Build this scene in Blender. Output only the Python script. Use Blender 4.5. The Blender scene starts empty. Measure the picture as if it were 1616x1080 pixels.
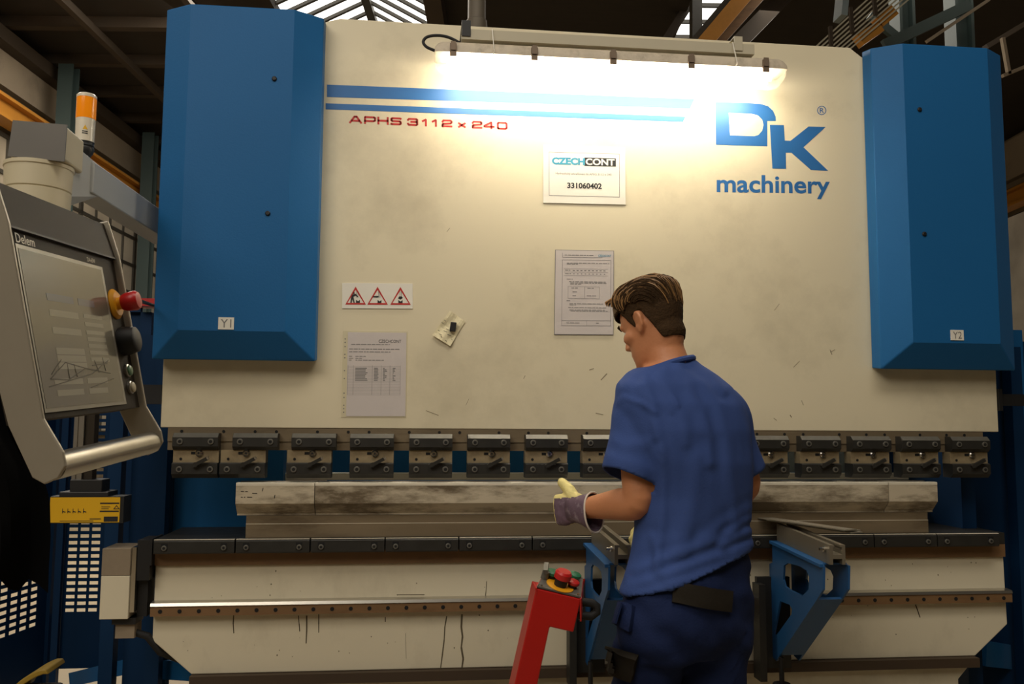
import bpy, bmesh, math, random
from mathutils import Vector, Matrix, noise
from mathutils.bvhtree import BVHTree
random.seed(7)
SC = bpy.context.scene
COL = SC.collection
V = Vector

# ------------------------------------------------------------------ camera
F_PX, CX, CY = 1400.0, 808.0, 540.0
YAW, PITCH, ROLL = 0.10892, 0.09358, -0.00600
CAM = V((0.0, -3.2564, 1.35))
_f = V((math.sin(YAW) * math.cos(PITCH), math.cos(YAW) * math.cos(PITCH), math.sin(PITCH)))
_r = V((math.cos(YAW), -math.sin(YAW), 0.0))
_d = -(_r.cross(_f))
R_ = math.cos(ROLL) * _r + math.sin(ROLL) * _d
D_ = -math.sin(ROLL) * _r + math.cos(ROLL) * _d
cam = bpy.data.cameras.new('camera')
cam.sensor_width = 36.0
cam.sensor_fit = 'HORIZONTAL'
cam.lens = 36.0 * F_PX / 1616.0
cam.clip_start = 0.05
cam_o = bpy.data.objects.new('camera', cam)
COL.objects.link(cam_o)
cam_o.matrix_world = Matrix(((R_.x, -D_.x, -_f.x, CAM.x), (R_.y, -D_.y, -_f.y, CAM.y), (R_.z, -D_.z, -_f.z, CAM.z), (0, 0, 0, 1)))
SC.camera = cam_o


def ray(px, py):
    return R_ * ((px - CX) / F_PX) + D_ * ((py - CY) / F_PX) + _f


def at(px, py, Y=0.0):
    "measured photo point at depth plane Y"
    r = ray(px, py)
    return CAM + r * ((Y - CAM.y) / r.y)


def atz(px, py, z):
    r = ray(px, py)
    return CAM + r * ((z - CAM.z) / r.z)


# ------------------------------------------------------------------ world, lights, exposure
SC.view_settings.view_transform = 'Standard'
SC.view_settings.look = 'None'
SC.view_settings.exposure = 0.0
SC.view_settings.gamma = 1.0
SC.view_settings.use_curve_mapping = False
try:
    SC.cycles.use_denoising = True
    SC.cycles.max_bounces = 8
    SC.cycles.sample_clamp_indirect = 4.0
except Exception:
    pass
world = bpy.data.worlds.new('world')
SC.world = world
world.use_nodes = True
world.node_tree.nodes['Background'].inputs[0].default_value = (0.9, 0.95, 1.0, 1)
world.node_tree.nodes['Background'].inputs[1].default_value = 1.0


def area(name, loc, target, sx, sy, power, color):
    l = bpy.data.lights.new(name, 'AREA')
    l.shape = 'RECTANGLE'
    l.size, l.size_y = sx, sy
    l.energy = power
    l.color = color
    o = bpy.data.objects.new(name, l)
    COL.objects.link(o)
    o.location = loc
    d = V(target) - V(loc)
    o.rotation_euler = d.to_track_quat('-Z', 'Y').to_euler()
    return o


WARM = (1.0, 0.91, 0.78)
# area lamps for the hall's roof daylight; top and aisle ones are added fill
area('skylight_glow_front', (-2.8, -4.8, 6.0), (0.3, 0.0, 1.2), 4.0, 4.0, 290, WARM)
area('fill_ram_top', (0.9, -3.0, 6.1), (0.8, 0.0, 2.2), 3.5, 1.6, 125, WARM)  # extra lamp added to brighten the upper ram, no roof opening there
area('skylight_glow_side', (-4.2, -0.8, 6.1), (-0.6, 0.0, 1.5), 1.6, 4.0, 60, WARM)
area('skylight_glow_rear', (-2.4, 6.5, 6.1), (-3.6, 7.0, 2.0), 2.5, 8.0, 470, WARM)
area('fill_aisle_floor', (-4.0, 5.0, 6.1), (-4.2, 5.0, 0.0), 1.6, 5.0, 420, WARM)  # added lamp, brightens the floor seen through the guard slots
area('skylight_glow_right', (5.0, 5.5, 6.1), (5.0, 4.0, 0.0), 2.5, 6.0, 170, WARM)


# ------------------------------------------------------------------ materials
def lin(c):
    return tuple(((v / 255) / 12.92 if v / 255 <= 0.04045 else ((v / 255 + 0.055) / 1.055) ** 2.4) for v in c)


MATS = {}


def mat(name, rgb, rough=0.5, metal=0.0, var=0.12, scale=6.0, dirt=None, dirt_amt=0.0, dirt_scale=3.0, stretch=(1, 1, 1),
        bump=0.0, dirt_lo=0.52, dirt_hi=0.78, bump_scale=40.0, emit=0.0, alpha=1.0, spec=0.5, rough_var=0.0):
    m = bpy.data.materials.new(name)
    m.use_nodes = True
    nt = m.node_tree
    b = nt.nodes['Principled BSDF']
    c = lin(rgb)
    N = nt.nodes.new
    L = nt.links.new
    tc = N('ShaderNodeTexCoord')
    mp = N('ShaderNodeMapping')
    mp.inputs['Scale'].default_value = stretch
    L(tc.outputs['Object'], mp.inputs['Vector'])
    n1 = N('ShaderNodeTexNoise')
    n1.inputs['Scale'].default_value = scale
    n1.inputs['Detail'].default_value = 6
    L(mp.outputs[0], n1.inputs['Vector'])
    mx = N('ShaderNodeMix')
    mx.data_type = 'RGBA'
    mx.inputs[6].default_value = tuple(v * (1 - var) for v in c) + (1,)
    mx.inputs[7].default_value = tuple(min(1, v * (1 + var)) for v in c) + (1,)
    L(n1.outputs['Fac'], mx.inputs[0])
    out = mx.outputs[2]
    if dirt is not None:
        n2 = N('ShaderNodeTexNoise')
        n2.inputs['Scale'].default_value = dirt_scale
        n2.inputs['Detail'].default_value = 9
        n2.inputs['Roughness'].default_value = 0.68
        L(mp.outputs[0], n2.inputs['Vector'])
        rp = N('ShaderNodeValToRGB')
        rp.color_ramp.elements[0].position = dirt_lo
        rp.color_ramp.elements[1].position = dirt_hi
        rp.color_ramp.elements[1].color = (dirt_amt,) * 3 + (1,)
        L(n2.outputs['Fac'], rp.inputs[0])
        m2 = N('ShaderNodeMix')
        m2.data_type = 'RGBA'
        m2.inputs[7].default_value = lin(dirt) + (1,)
        L(rp.outputs[0], m2.inputs[0])
        L(out, m2.inputs[6])
        out = m2.outputs[2]
    L(out, b.inputs['Base Color'])
    b.inputs['Roughness'].default_value = rough
    b.inputs['Metallic'].default_value = metal
    b.inputs['Specular IOR Level'].default_value = spec
    if rough_var:
        mr = N('ShaderNodeMapRange')
        mr.inputs[3].default_value = max(0.05, rough - rough_var)
        mr.inputs[4].default_value = min(1, rough + rough_var)
        L(n1.outputs['Fac'], mr.inputs[0])
        L(mr.outputs[0], b.inputs['Roughness'])
    if bump:
        n3 = N('ShaderNodeTexNoise')
        n3.inputs['Scale'].default_value = bump_scale
        n3.inputs['Detail'].default_value = 4
        L(mp.outputs[0], n3.inputs['Vector'])
        bp = N('ShaderNodeBump')
        bp.inputs['Strength'].default_value = bump
        bp.inputs['Distance'].default_value = 0.01
        L(n3.outputs['Fac'], bp.inputs['Height'])
        L(bp.outputs[0], b.inputs['Normal'])
    if emit:
        L(out, b.inputs['Emission Color'])
        b.inputs['Emission Strength'].default_value = emit
    if alpha < 1:
        b.inputs['Alpha'].default_value = alpha
    MATS[name] = m
    return m


mat('ram_paint', (214, 204, 176), 0.42, var=0.05, scale=1.6, dirt=(158, 148, 124), dirt_amt=0.6, dirt_scale=1.3, spec=0.4)
mat('bed_paint', (212, 203, 178), 0.5, var=0.06, scale=2.0, dirt=(120, 108, 84), dirt_amt=0.4, dirt_scale=2.4, stretch=(1, 1, .6), spec=0.35)
mat('blue_paint', (28, 92, 146), 0.5, var=0.05, scale=3, bump=0.06, bump_scale=160, spec=0.18)
mat('blue_dark', (13, 46, 80), 0.55, var=0.08, scale=3, spec=0.15)
mat('bracket_blue', (32, 84, 136), 0.42, var=0.1, scale=9, dirt=(60, 80, 100), dirt_amt=0.4, dirt_scale=8)
mat('print_blue', (34, 96, 156), 0.5, var=0.03)
mat('print_red', (178, 34, 30), 0.5, var=0.03)
mat('print_black', (24, 24, 26), 0.6, var=0.1)
mat('print_grey', (120, 118, 116), 0.6, var=0.1)
mat('print_teal', (54, 140, 168), 0.5, var=0.03)
mat('paper', (222, 218, 206), 0.6, var=0.03, scale=12, bump=0.15, bump_scale=14)
mat('paper_dull', (196, 188, 184), 0.55, var=0.04, scale=10, bump=0.15, bump_scale=12)
mat('sleeve_plastic', (205, 196, 166), 0.25, var=0.03)
mat('note_paper', (218, 208, 172), 0.7, var=0.08, scale=30, bump=0.3, bump_scale=30)
mat('steel_brown', (122, 108, 86), 0.42, 0.25, var=0.3, scale=5, dirt=(58, 44, 30), dirt_amt=0.75, dirt_scale=4, stretch=(.6, 1, 3), rough_var=.12)
mat('rust_strip', (122, 92, 60), 0.6, 0.1, var=0.3, scale=5, dirt=(50, 34, 22), dirt_amt=0.8, dirt_scale=4, stretch=(.6, 1, 2))
mat('clamp_black', (44, 43, 40), 0.45, 0.2, var=0.25, scale=20, rough_var=.1)
mat('clamp_grey', (100, 98, 91), 0.4, 0.3, var=0.3, scale=30)  # paler grey for the clamps' top bevels and the screws
mat('clamp_plate', (156, 140, 110), 0.42, 0.25, var=0.2, scale=14, dirt=(70, 56, 40), dirt_amt=0.6, dirt_scale=10)
mat('die_steel', (202, 190, 166), 0.4, 0.15, var=0.15, scale=6, dirt=(88, 74, 54), dirt_amt=0.92, dirt_scale=5.5, dirt_lo=.44, dirt_hi=.60, stretch=(.5, 1, 1.5), rough_var=.1)
mat('dark_rail', (66, 52, 38), 0.6, 0.1, var=.3, scale=5, stretch=(.5, 1, 2))
mat('edge_highlight', (232, 224, 204), 0.3, 0.2, var=0.25, scale=12)  # near-white steel, paints highlights along the tooling edges
mat('bright_steel', (196, 192, 182), 0.28, 0.9, var=0.1, scale=20)
mat('chrome', (210, 206, 198), 0.18, 1.0, var=0.05)
mat('black', (16, 16, 17), 0.55, var=0.2, scale=10)
mat('black_rubber', (20, 20, 20), 0.7, var=0.2)
mat('hole_black', (8, 8, 8), 0.8, var=0.0)
mat('alu', (158, 150, 134), 0.45, 0.25, var=0.06, scale=30)
mat('alu_profile', (132, 124, 108), 0.45, 0.5, var=0.15, scale=12, rough_var=.1)
mat('panel_dark', (52, 46, 38), 0.6, var=0.06, scale=40, spec=0.12)
mat('screen_frame', (150, 146, 134), 0.4, 0.3, var=0.05)
mat('screen', (104, 98, 82), 0.12, var=0.04, emit=0.10)
mat('screen_light', (132, 126, 108), 0.2, var=0.03, emit=0.10)
mat('screen_line', (62, 58, 50), 0.2, var=0.03)
mat('screen_blue', (98, 98, 100), 0.2, var=0.03, emit=0.08)
mat('yellow', (226, 158, 24), 0.45, var=0.06)
mat('label_yellow', (214, 166, 20), 0.45, var=0.05)
mat('hood_yellow', (150, 122, 36), 0.55, var=0.2, scale=8, dirt=(70, 58, 30), dirt_amt=0.7, dirt_scale=8)
mat('red_knob', (186, 28, 28), 0.35, var=0.05)
mat('red_paint', (172, 18, 12), 0.4, var=0.06, scale=6)
mat('green_button', (30, 104, 70), 0.4, var=0.05)
mat('green_lit', (96, 130, 100), 0.35, var=0.05)
mat('white_button', (176, 166, 140), 0.4, var=0.05)
mat('cream_cast', (196, 186, 158), 0.5, var=0.06, scale=8)
mat('boom_grey', (168, 170, 168), 0.5, var=0.06, scale=6)
mat('cap_grey', (92, 88, 82), 0.5, var=0.1, scale=6)
mat('amber', (226, 130, 16), 0.2, var=0.05, emit=0.25)
mat('lens_white', (214, 206, 188), 0.25, var=0.05)
mat('lamp_housing', (188, 176, 156), 0.6, var=0.2, scale=30, dirt=(90, 78, 64), dirt_amt=0.6, dirt_scale=14)
mat('lamp_channel', (176, 168, 146), 0.5, var=0.08)
mat('clip', (120, 104, 88), 0.4, 0.4, var=0.2)
mat('tube', (255, 243, 220), 0.5, var=0.0, emit=62.0)
mat('shell', (240, 232, 210), 0.15, var=0.0, alpha=0.16)
mat('floor', (150, 136, 112), 0.55, var=0.15, scale=1.2, dirt=(92, 80, 64), dirt_amt=0.5, dirt_scale=1.0, bump=0.1, bump_scale=20)
mat('roof_wood', (38, 30, 20), 0.8, var=0.35, scale=2.2, stretch=(1, 8, 1))
mat('roof_steel', (56, 45, 32), 0.7, var=0.25, scale=3)
mat('concrete', (140, 126, 106), 0.85, var=0.15, scale=2.0, dirt=(80, 70, 56), dirt_amt=0.55, dirt_scale=1.2)
mat('wall_plaster', (128, 114, 92), 0.85, var=0.15, scale=1.5, dirt=(70, 58, 44), dirt_amt=0.6, dirt_scale=1.0)
mat('crane_yellow', (176, 120, 44), 0.5, var=0.12, scale=2, dirt=(110, 76, 32), dirt_amt=0.5, dirt_scale=2)
mat('column_green', (48, 62, 60), 0.55, var=0.12, scale=3)
mat('win_bar', (62, 58, 50), 0.6, var=0.1)
mat('glass_dull', (150, 138, 118), 0.5, var=0.55, scale=1.6, emit=0.14)
mat('glass_sky', (255, 252, 244), 0.5, var=0.0, emit=2.2)
mat('skin', (196, 132, 92), 0.5, var=0.08, scale=18, bump=0.08, bump_scale=120)
mat('skin_eye', (220, 214, 204), 0.3, var=0.02)
mat('hair_side', (58, 42, 25), 0.85, var=0.45, scale=120, bump=0.4, bump_scale=200, spec=0.15)
mat('hair_top', (148, 110, 66), 0.45, var=0.35, scale=70)
mat('hair_mid', (100, 73, 43), 0.5, var=0.3, scale=80)
mat('shirt', (58, 80, 138), 0.8, var=0.06, scale=10, bump=0.12, bump_scale=220, spec=0.2)
mat('trousers', (28, 40, 76), 0.85, var=0.12, scale=8, bump=0.15, bump_scale=180, spec=0.15)
mat('pocket_black', (42, 38, 32), 0.85, var=0.15, scale=14, bump=0.1, bump_scale=140, spec=0.15)
mat('glove_yellow', (222, 208, 138), 0.75, var=0.12, scale=20, bump=0.3, bump_scale=70)
mat('glove_purple', (98, 78, 92), 0.8, var=0.45, scale=26, dirt=(190, 180, 190), dirt_amt=0.7, dirt_scale=34)
mat('glove_white', (214, 204, 190), 0.8, var=0.08)
mat('boot', (28, 24, 20), 0.6, var=0.2)
mat('jacket', (11, 11, 11), 0.95, var=0.2, scale=6, spec=0.05)
mat('strip_steel', (146, 140, 126), 0.45, 0.5, var=0.15, scale=8, stretch=(1, 1, 1))
mat('grey_plate', (112, 124, 128), 0.5, var=0.08)
mat('bundle', (96, 88, 74), 0.8, var=0.4, scale=30, bump=0.8, bump_scale=40)
mat('pipe_grey', (92, 84, 72), 0.6, 0.2, var=0.15)
mat('stain', (92, 82, 62), 0.7, var=0.2, scale=30)
mat('scuff', (128, 116, 92), 0.6, var=0.1, scale=20)


# ------------------------------------------------------------------ mesh building
def world_off(o):
    p = V((0, 0, 0))
    while o is not None:
        p = p + V(o.location)
        o = o.parent
    return p


class MB:
    def __init__(s):
        s.v, s.f, s.m, s.mats = [], [], [], []
        s.cur = 0

    def use(s, name):
        if name not in s.mats:
            s.mats.append(name)
        s.cur = s.mats.index(name)
        return s

    def face(s, idx):
        s.f.append(tuple(idx))
        s.m.append(s.cur)

    def add(s, vs, fs):
        o = len(s.v)
        s.v += [V(v) for v in vs]
        for f in fs:
            s.face([o + i for i in f])

    def box(s, x0, x1, y0, y1, z0, z1, M=None):
        vs = [V((x, y, z)) for x in (x0, x1) for y in (y0, y1) for z in (z0, z1)]
        if M:
            vs = [M @ v for v in vs]
        s.add(vs, [(0, 1, 3, 2), (4, 6, 7, 5), (0, 4, 5, 1), (2, 3, 7, 6), (0, 2, 6, 4), (1, 5, 7, 3)])
        return s

    def hexa(s, a, b):
        "a: four corners, b: the four opposite corners"
        s.add(list(a) + list(b), [(0, 1, 2, 3), (7, 6, 5, 4), (0, 4, 5, 1), (1, 5, 6, 2), (2, 6, 7, 3), (3, 7, 4, 0)])
        return s

    def prism(s, poly, ext):
        n = len(poly)
        ext = V(ext)
        a = [V(p) for p in poly]
        s.add(a + [p + ext for p in a], [tuple(range(n)), tuple(range(2 * n - 1, n - 1, -1))] + [(i, i + n, (i + 1) % n + n, (i + 1) % n) for i in range(n)])
        return s

    def bar(s, p0, p1, w, h, up=(0, 0, 1)):
        p0, p1 = V(p0), V(p1)
        d = (p1 - p0).normalized()
        u = d.cross(V(up))
        if u.length < 1e-4:
            u = d.cross(V((1, 0, 0)))
        u.normalize()
        n = u.cross(d).normalized()
        c = [u * (w / 2) + n * (h / 2), -u * (w / 2) + n * (h / 2), -u * (w / 2) - n * (h / 2), u * (w / 2) - n * (h / 2)]
        return s.hexa([p0 + k for k in c], [p1 + k for k in c])

    def tube(s, pts, rad, seg=10, cap=True):
        pts = [V(p) for p in pts]
        n = len(pts)
        rads = rad if isinstance(rad, (list, tuple)) else [rad] * n
        base = len(s.v)
        pu = None
        for i, p in enumerate(pts):
            d = (pts[min(i + 1, n - 1)] - pts[max(i - 1, 0)])
            d.normalize()
            if pu is None:
                pu = d.orthogonal().normalized()
            else:
                pu = (pu - d * pu.dot(d))
                pu = pu.normalized() if pu.length > 1e-6 else d.orthogonal().normalized()
            w = d.cross(pu)
            for k in range(seg):
                a = 2 * math.pi * k / seg
                s.v.append(p + (pu * math.cos(a) + w * math.sin(a)) * rads[i])
        for i in range(n - 1):
            for k in range(seg):
                a, b = base + i * seg + k, base + i * seg + (k + 1) % seg
                s.face((a, b, b + seg, a + seg))
        if cap:
            s.face([base + k for k in range(seg)][::-1])
            s.face([base + (n - 1) * seg + k for k in range(seg)])
        return s

    def cyl(s, p0, p1, r0, r1=None, seg=16):
        return s.tube([p0, p1], [r0, r0 if r1 is None else r1], seg)

    def lathe(s, o, ax, prof, seg=20):
        "prof: list of (distance along axis, radius)"
        o, ax = V(o), V(ax).normalized()
        u = ax.orthogonal().normalized()
        w = ax.cross(u)
        base = len(s.v)
        for (t, r) in prof:
            for k in range(seg):
                a = 2 * math.pi * k / seg
                s.v.append(o + ax * t + (u * math.cos(a) + w * math.sin(a)) * max(r, 1e-5))
        n = len(prof)
        for i in range(n - 1):
            for k in range(seg):
                a, b = base + i * seg + k, base + i * seg + (k + 1) % seg
                s.face((a, b, b + seg, a + seg))
        s.face([base + k for k in range(seg)][::-1])
        s.face([base + (n - 1) * seg + k for k in range(seg)])
        return s

    def rings(s, rings, cap=True):
        n = len(rings[0])
        base = len(s.v)
        for r in rings:
            s.v += [V(p) for p in r]
        for i in range(len(rings) - 1):
            for k in range(n):
                a, b = base + i * n + k, base + i * n + (k + 1) % n
                s.face((a, b, b + n, a + n))
        if cap:
            s.face([base + k for k in range(n)][::-1])
            s.face([base + (len(rings) - 1) * n + k for k in range(n)])
        return s

    def fill(s, outlines, ext):
        "flat shape with holes, given as 3D outlines, thickened along ext"
        bm = bmesh.new()
        es = []
        for ol in outlines:
            vs = [bm.verts.new(p) for p in ol]
            es += [bm.edges.new((vs[i], vs[(i + 1) % len(vs)])) for i in range(len(vs))]
        bmesh.ops.triangle_fill(bm, edges=es, use_beauty=True)
        bm.verts.index_update()
        o = len(s.v)
        n = len(bm.verts)
        vs = [v.co.copy() for v in bm.verts]
        s.v += vs + [v + V(ext) for v in vs]
        for f in bm.faces:
            ii = [v.index for v in f.verts]
            s.face([o + i for i in ii])
            s.face([o + n + i for i in ii][::-1])
        for e in bm.edges:
            if len(e.link_faces) == 1:
                a, b = e.verts[0].index, e.verts[1].index
                s.face((o + a, o + b, o + n + b, o + n + a))
        bm.free()
        return s

    def mesh(s, name, material=None, off=V((0, 0, 0)), smooth=False, fix=True):
        me = bpy.data.meshes.new(name)
        me.from_pydata([tuple(v - off) for v in s.v], [], s.f)
        ml = s.mats if s.mats else [material]
        for m in ml:
            me.materials.append(MATS[m])
        if s.mats:
            me.polygons.foreach_set('material_index', s.m)
        if fix:
            bm = bmesh.new()
            bm.from_mesh(me)
            bmesh.ops.recalc_face_normals(bm, faces=bm.faces)
            bm.to_mesh(me)
            bm.free()
        if smooth:
            me.polygons.foreach_set('use_smooth', [True] * len(me.polygons))
        me.update()
        return me

    def build(s, name, material=None, parent=None, bevel=0.0, smooth=False, label=None, fix=True, loc=None):
        off = world_off(parent) if parent else V((0, 0, 0))
        if loc is not None:
            off = V(loc)
        me = s.mesh(name, material, off, smooth, fix)
        o = bpy.data.objects.new(name, me)
        COL.objects.link(o)
        if parent:
            o.parent = parent
        if loc is not None:
            o.location = V(loc) - (world_off(parent) if parent else V((0, 0, 0)))
        if bevel:
            b = o.modifiers.new('bevel', 'BEVEL')
            b.width = bevel
            b.segments = 2
            b.limit_method = 'ANGLE'
            b.angle_limit = math.radians(40)
        if smooth:
            try:
                me.set_sharp_from_angle(angle=math.radians(38))
            except Exception:
                pass
        if label:
            o['label'] = label
        return o


def tag(o, label, cat, group=None):
    o['label'] = label
    o['category'] = cat
    if group:
        o['group'] = group
    return o


def thing(name, loc, label, cat, group=None):
    o = bpy.data.objects.new(name, None)
    COL.objects.link(o)
    o.location = loc
    o.empty_display_size = 0.1
    return tag(o, label, cat, group)


def struct(o):
    o['kind'] = 'structure'
    return o


def copy_tree(o, parent, dx):
    c = o.copy()
    COL.objects.link(c)
    c.parent = parent
    c.location = V(o.location) + V(dx)
    for ch in o.children:
        d = ch.copy()
        COL.objects.link(d)
        d.parent = c
    return c


def text_shape(s, bold=0.0, res=4):
    cu = bpy.data.curves.new('lettering', 'FONT')
    cu.body = s
    cu.resolution_u = res
    cu.offset = bold
    o = bpy.data.objects.new('lettering', cu)
    COL.objects.link(o)
    dg = bpy.context.evaluated_depsgraph_get()
    me = bpy.data.meshes.new_from_object(o.evaluated_get(dg))
    vs = [v.co.copy() for v in me.vertices]
    fs = [tuple(p.vertices) for p in me.polygons]
    bpy.data.objects.remove(o)
    bpy.data.curves.remove(cu)
    bpy.data.meshes.remove(me)
    return vs, fs


def put_text(mb, s, o, u, v, n, bold=0.0, w=None, h=None, t=0.0006, res=4, mirror=False):
    """lettering fitted to width w and height h: o lower left corner, u right, v up, n out of the surface"""
    vs, fs = text_shape(s, bold, res)
    if not vs:
        return
    x0, x1 = min(p.x for p in vs), max(p.x for p in vs)
    y0, y1 = min(p.y for p in vs), max(p.y for p in vs)
    sx = (w / (x1 - x0)) if w else (h / (y1 - y0))
    sy = (h / (y1 - y0)) if h else sx
    u, v, n, o = V(u).normalized(), V(v).normalized(), V(n).normalized(), V(o)
    q = [o + u * ((p.x - x0) * sx) + v * ((p.y - y0) * sy) for p in vs]
    k = len(q)
    mb.add([p + n * t for p in q] + [p - n * 0.0004 for p in q], [f for f in fs] + [tuple(k + i for i in f[::-1]) for f in fs])


X, Yv, Z = V((1, 0, 0)), V((0, 1, 0)), V((0, 0, 1))
OUT = V((0, -1, 0))


def text_px(mb, s, p0, p1, p2, Y, bold=0.0, t=0.0006):
    "p0 lower-left, p1 lower-right, p2 upper-left measured points on plane Y"
    a, b, c = at(*p0, Y), at(*p1, Y), at(*p2, Y)
    put_text(mb, s, a, b - a, c - a, OUT, bold, (b - a).length, (c - a).length, t)


def rect_px(x0, y0, x1, y1, Y):
    a, b = at(x0, y0, Y), at(x1, y1, Y)
    return min(a.x, b.x), max(a.x, b.x), min(a.z, b.z), max(a.z, b.z)

#@@HALL
# ------------------------------------------------------------------ the hall
HY = math.radians(5.6)
HM = Matrix.Rotation(-HY, 4, 'Z')
HI = HM.inverted()
CEIL = 6.4
pL = HI @ atz(0, 140, 5.5)
pR = HI @ atz(1600, 288, 5.5)
XL, XR = pL.x - 0.15, pR.x + 0.2
YF, YB = -9.0, 26.0


def hp(x, y, z):
    return HM @ V((x, y, z))


def hbox(mb, x0, x1, y0, y1, z0, z1):
    return mb.box(x0, x1, y0, y1, z0, z1, HM)


struct(hbox(MB(), XL, XR, YF, YB, -0.1, 0.0).build('floor', 'floor'))
struct(hbox(MB(), XL - 0.3, XL, YF, YB, 0.0, 7.5).build('wall_left', 'wall_plaster'))
struct(hbox(MB(), XR, XR + 0.3, YF, YB, 0.0, 7.5).build('wall_right', 'wall_plaster'))
struct(hbox(MB(), XL - .3, XR + .3, YB, YB + 0.3, 0.0, 7.5).build('wall_back', 'roof_wood'))
struct(hbox(MB(), XL - .3, XR + .3, YF - 0.3, YF, 0.0, 7.5).build('wall_front', 'wall_plaster'))

# roof with two openings for the ridge lantern and the side roof light
e0 = HI @ atz(676, 20, CEIL)
e1 = HI @ atz(430, 8, CEIL)
LX0, LX1 = e1.x, e0.x
LY0, LY1 = e0.y - 3.0, e0.y + 3.2
q0 = HI @ atz(1060, 57, CEIL)
q1 = HI @ atz(1180, -20, CEIL)
SX0, SX1 = q0.x + .05, q1.x - 0.1
SY0, SY1 = min(q0.y, q1.y) - 1.0, max(q0.y, q1.y) + 0.6
rf = MB()
hbox(rf, XL - .3, LX0, YF, YB, CEIL, CEIL + .12)
hbox(rf, LX0, LX1, YF, LY0, CEIL, CEIL + .12)
hbox(rf, LX0, LX1, LY1, YB, CEIL, CEIL + .12)
hbox(rf, LX1, SX0, YF, YB, CEIL, CEIL + .12)
hbox(rf, SX0, SX1, YF, SY0, CEIL, CEIL + .12)
hbox(rf, SX0, SX1, SY1, YB, CEIL, CEIL + .12)
hbox(rf, SX1, XR + .3, YF, YB, CEIL, CEIL + .12)
struct(rf.build('ceiling', 'roof_wood'))

# ridge lantern: two glazed slopes with glazing bars
rx = (HI @ atz(582, 12, CEIL + .55)).x
RZ = CEIL + 0.62
gl = MB().use('glass_sky')
gl.hexa([hp(LX0, LY0, CEIL + .13), hp(LX0, LY1, CEIL + .13), hp(rx, LY1, RZ), hp(rx, LY0, RZ)],
        [hp(LX0, LY0, CEIL + .16), hp(LX0, LY1, CEIL + .16), hp(rx, LY1, RZ + .03), hp(rx, LY0, RZ + .03)])
gl.hexa([hp(rx, LY0, RZ), hp(rx, LY1, RZ), hp(LX1, LY1, CEIL + .13), hp(LX1, LY0, CEIL + .13)],
        [hp(rx, LY0, RZ + .03), hp(rx, LY1, RZ + .03), hp(LX1, LY1, CEIL + .16), hp(LX1, LY0, CEIL + .16)])
w1 = struct(gl.build('window_1', None))
gb = MB()
k = 0
y = LY0
while y < LY1:
    for (xa, za, xb, zb) in ((LX0, CEIL + .1, rx, RZ - .03), (rx, RZ - .03, LX1, CEIL + .1)):
        gb.bar(hp(xa, y, za), hp(xb, y, zb), .05, .04)
    y += 0.30
gb.bar(hp(rx, LY0, RZ - .06), hp(rx, LY1, RZ - .06), .11, .12)
gb.build('glazing_bars', 'win_bar', w1)
# side roof light
gl = MB()
hbox(gl, SX0, SX1, SY0, SY1, CEIL + .2, CEIL + .23)
w2 = struct(gl.build('window_2', 'glass_sky'))
gb = MB()
y = SY0
while y < SY1:
    gb.bar(hp(SX0, y, CEIL + .17), hp(SX1, y, CEIL + .17), .035, .05)
    y += .45
gb.build('glazing_bars', 'win_bar', w2)

# rafters and purlins under the boards
n = 0


def trim(mb, m):
    global n
    n += 1
    return struct(mb.build('trim_%d' % n, m))


t = MB()
for y in [4.0 + 1.15 * i for i in range(18)]:
    if not (LY0 - .1 < y < LY1 + .1):
        hbox(t, XL, SX0 - .1, y, y + .12, CEIL - .14, CEIL - .002)
    else:
        hbox(t, XL, LX0 - .05, y, y + .12, CEIL - .14, CEIL - .002)
trim(t, 'roof_steel')
t = MB()
for x in [XL + 1.3 + 1.45 * i for i in range(3)]:
    if x + .2 < LX0 or x > LX1 + .2:
        hbox(t, x, x + .08, 2.0, YB, CEIL - .24, CEIL - .141)
trim(t, 'roof_steel')
# light timber edge beside the lantern
t = MB()
hbox(t, LX1 + .02, LX1 + .22, LY0, LY1, CEIL - .3, CEIL - .01)
trim(t, 'roof_steel')
# left wall bands: eaves beam, concrete lintel, shadow gap
t = MB()
hbox(t, XL, XL + .28, 0, YB, 6.22, CEIL - .36)
trim(t, 'roof_steel')
t = MB()
hbox(t, XL, XL + .10, 0, YB, 5.60, 6.21)
trim(t, 'concrete')

def runway(x0, x1, z0, label):
    th = thing('crane_runway', hp((x0 + x1) / 2, 8, z0), label, 'crane beam', 'crane runways along the walls')
    b = MB()
    xm = (x0 + x1) / 2
    hbox(b, x0, x1, 0.5, YB - .1, z0 + .25, z0 + .29)
    hbox(b, x0, x1, 0.5, YB - .1, z0, z0 + .04)
    hbox(b, xm - .02, xm + .02, 0.5, YB - .1, z0 + .04, z0 + .25)
    b.build('girder', 'crane_yellow', th)
    b = MB()
    hbox(b, xm - .03, xm + .03, 0.5, YB - .1, z0 + .291, z0 + .34)
    b.build('rail', 'roof_steel', th)
    return th


runway(XL + .12, XL + .36, 5.06, 'long ochre crane beam along the left wall above the windows')
runway(XR - .36, XR - .12, 5.06, 'long ochre crane beam along the right wall beside the right blue cover')


def column(x, y, z0, z1, label, s=1, name='steel_column'):
    b = MB()
    hbox(b, x, x + .2, y, y + .025, z0, z1)
    hbox(b, x, x + .2, y + .175, y + .20, z0, z1)
    hbox(b, x + .09, x + .11, y + .025, y + .175, z0, z1)
    o = b.build(name, 'column_green', loc=hp(x + .15, y + .15, z0))
    return tag(o, label, 'column', 'green steel columns of the hall')


def wall_y(px, py, x):
    "depth along the hall where the view through this photo point meets the plane x"
    r = HI.to_3x3() @ ray(px, py)
    c = HI @ CAM
    return c.y + r.y * (x - c.x) / r.x


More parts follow.
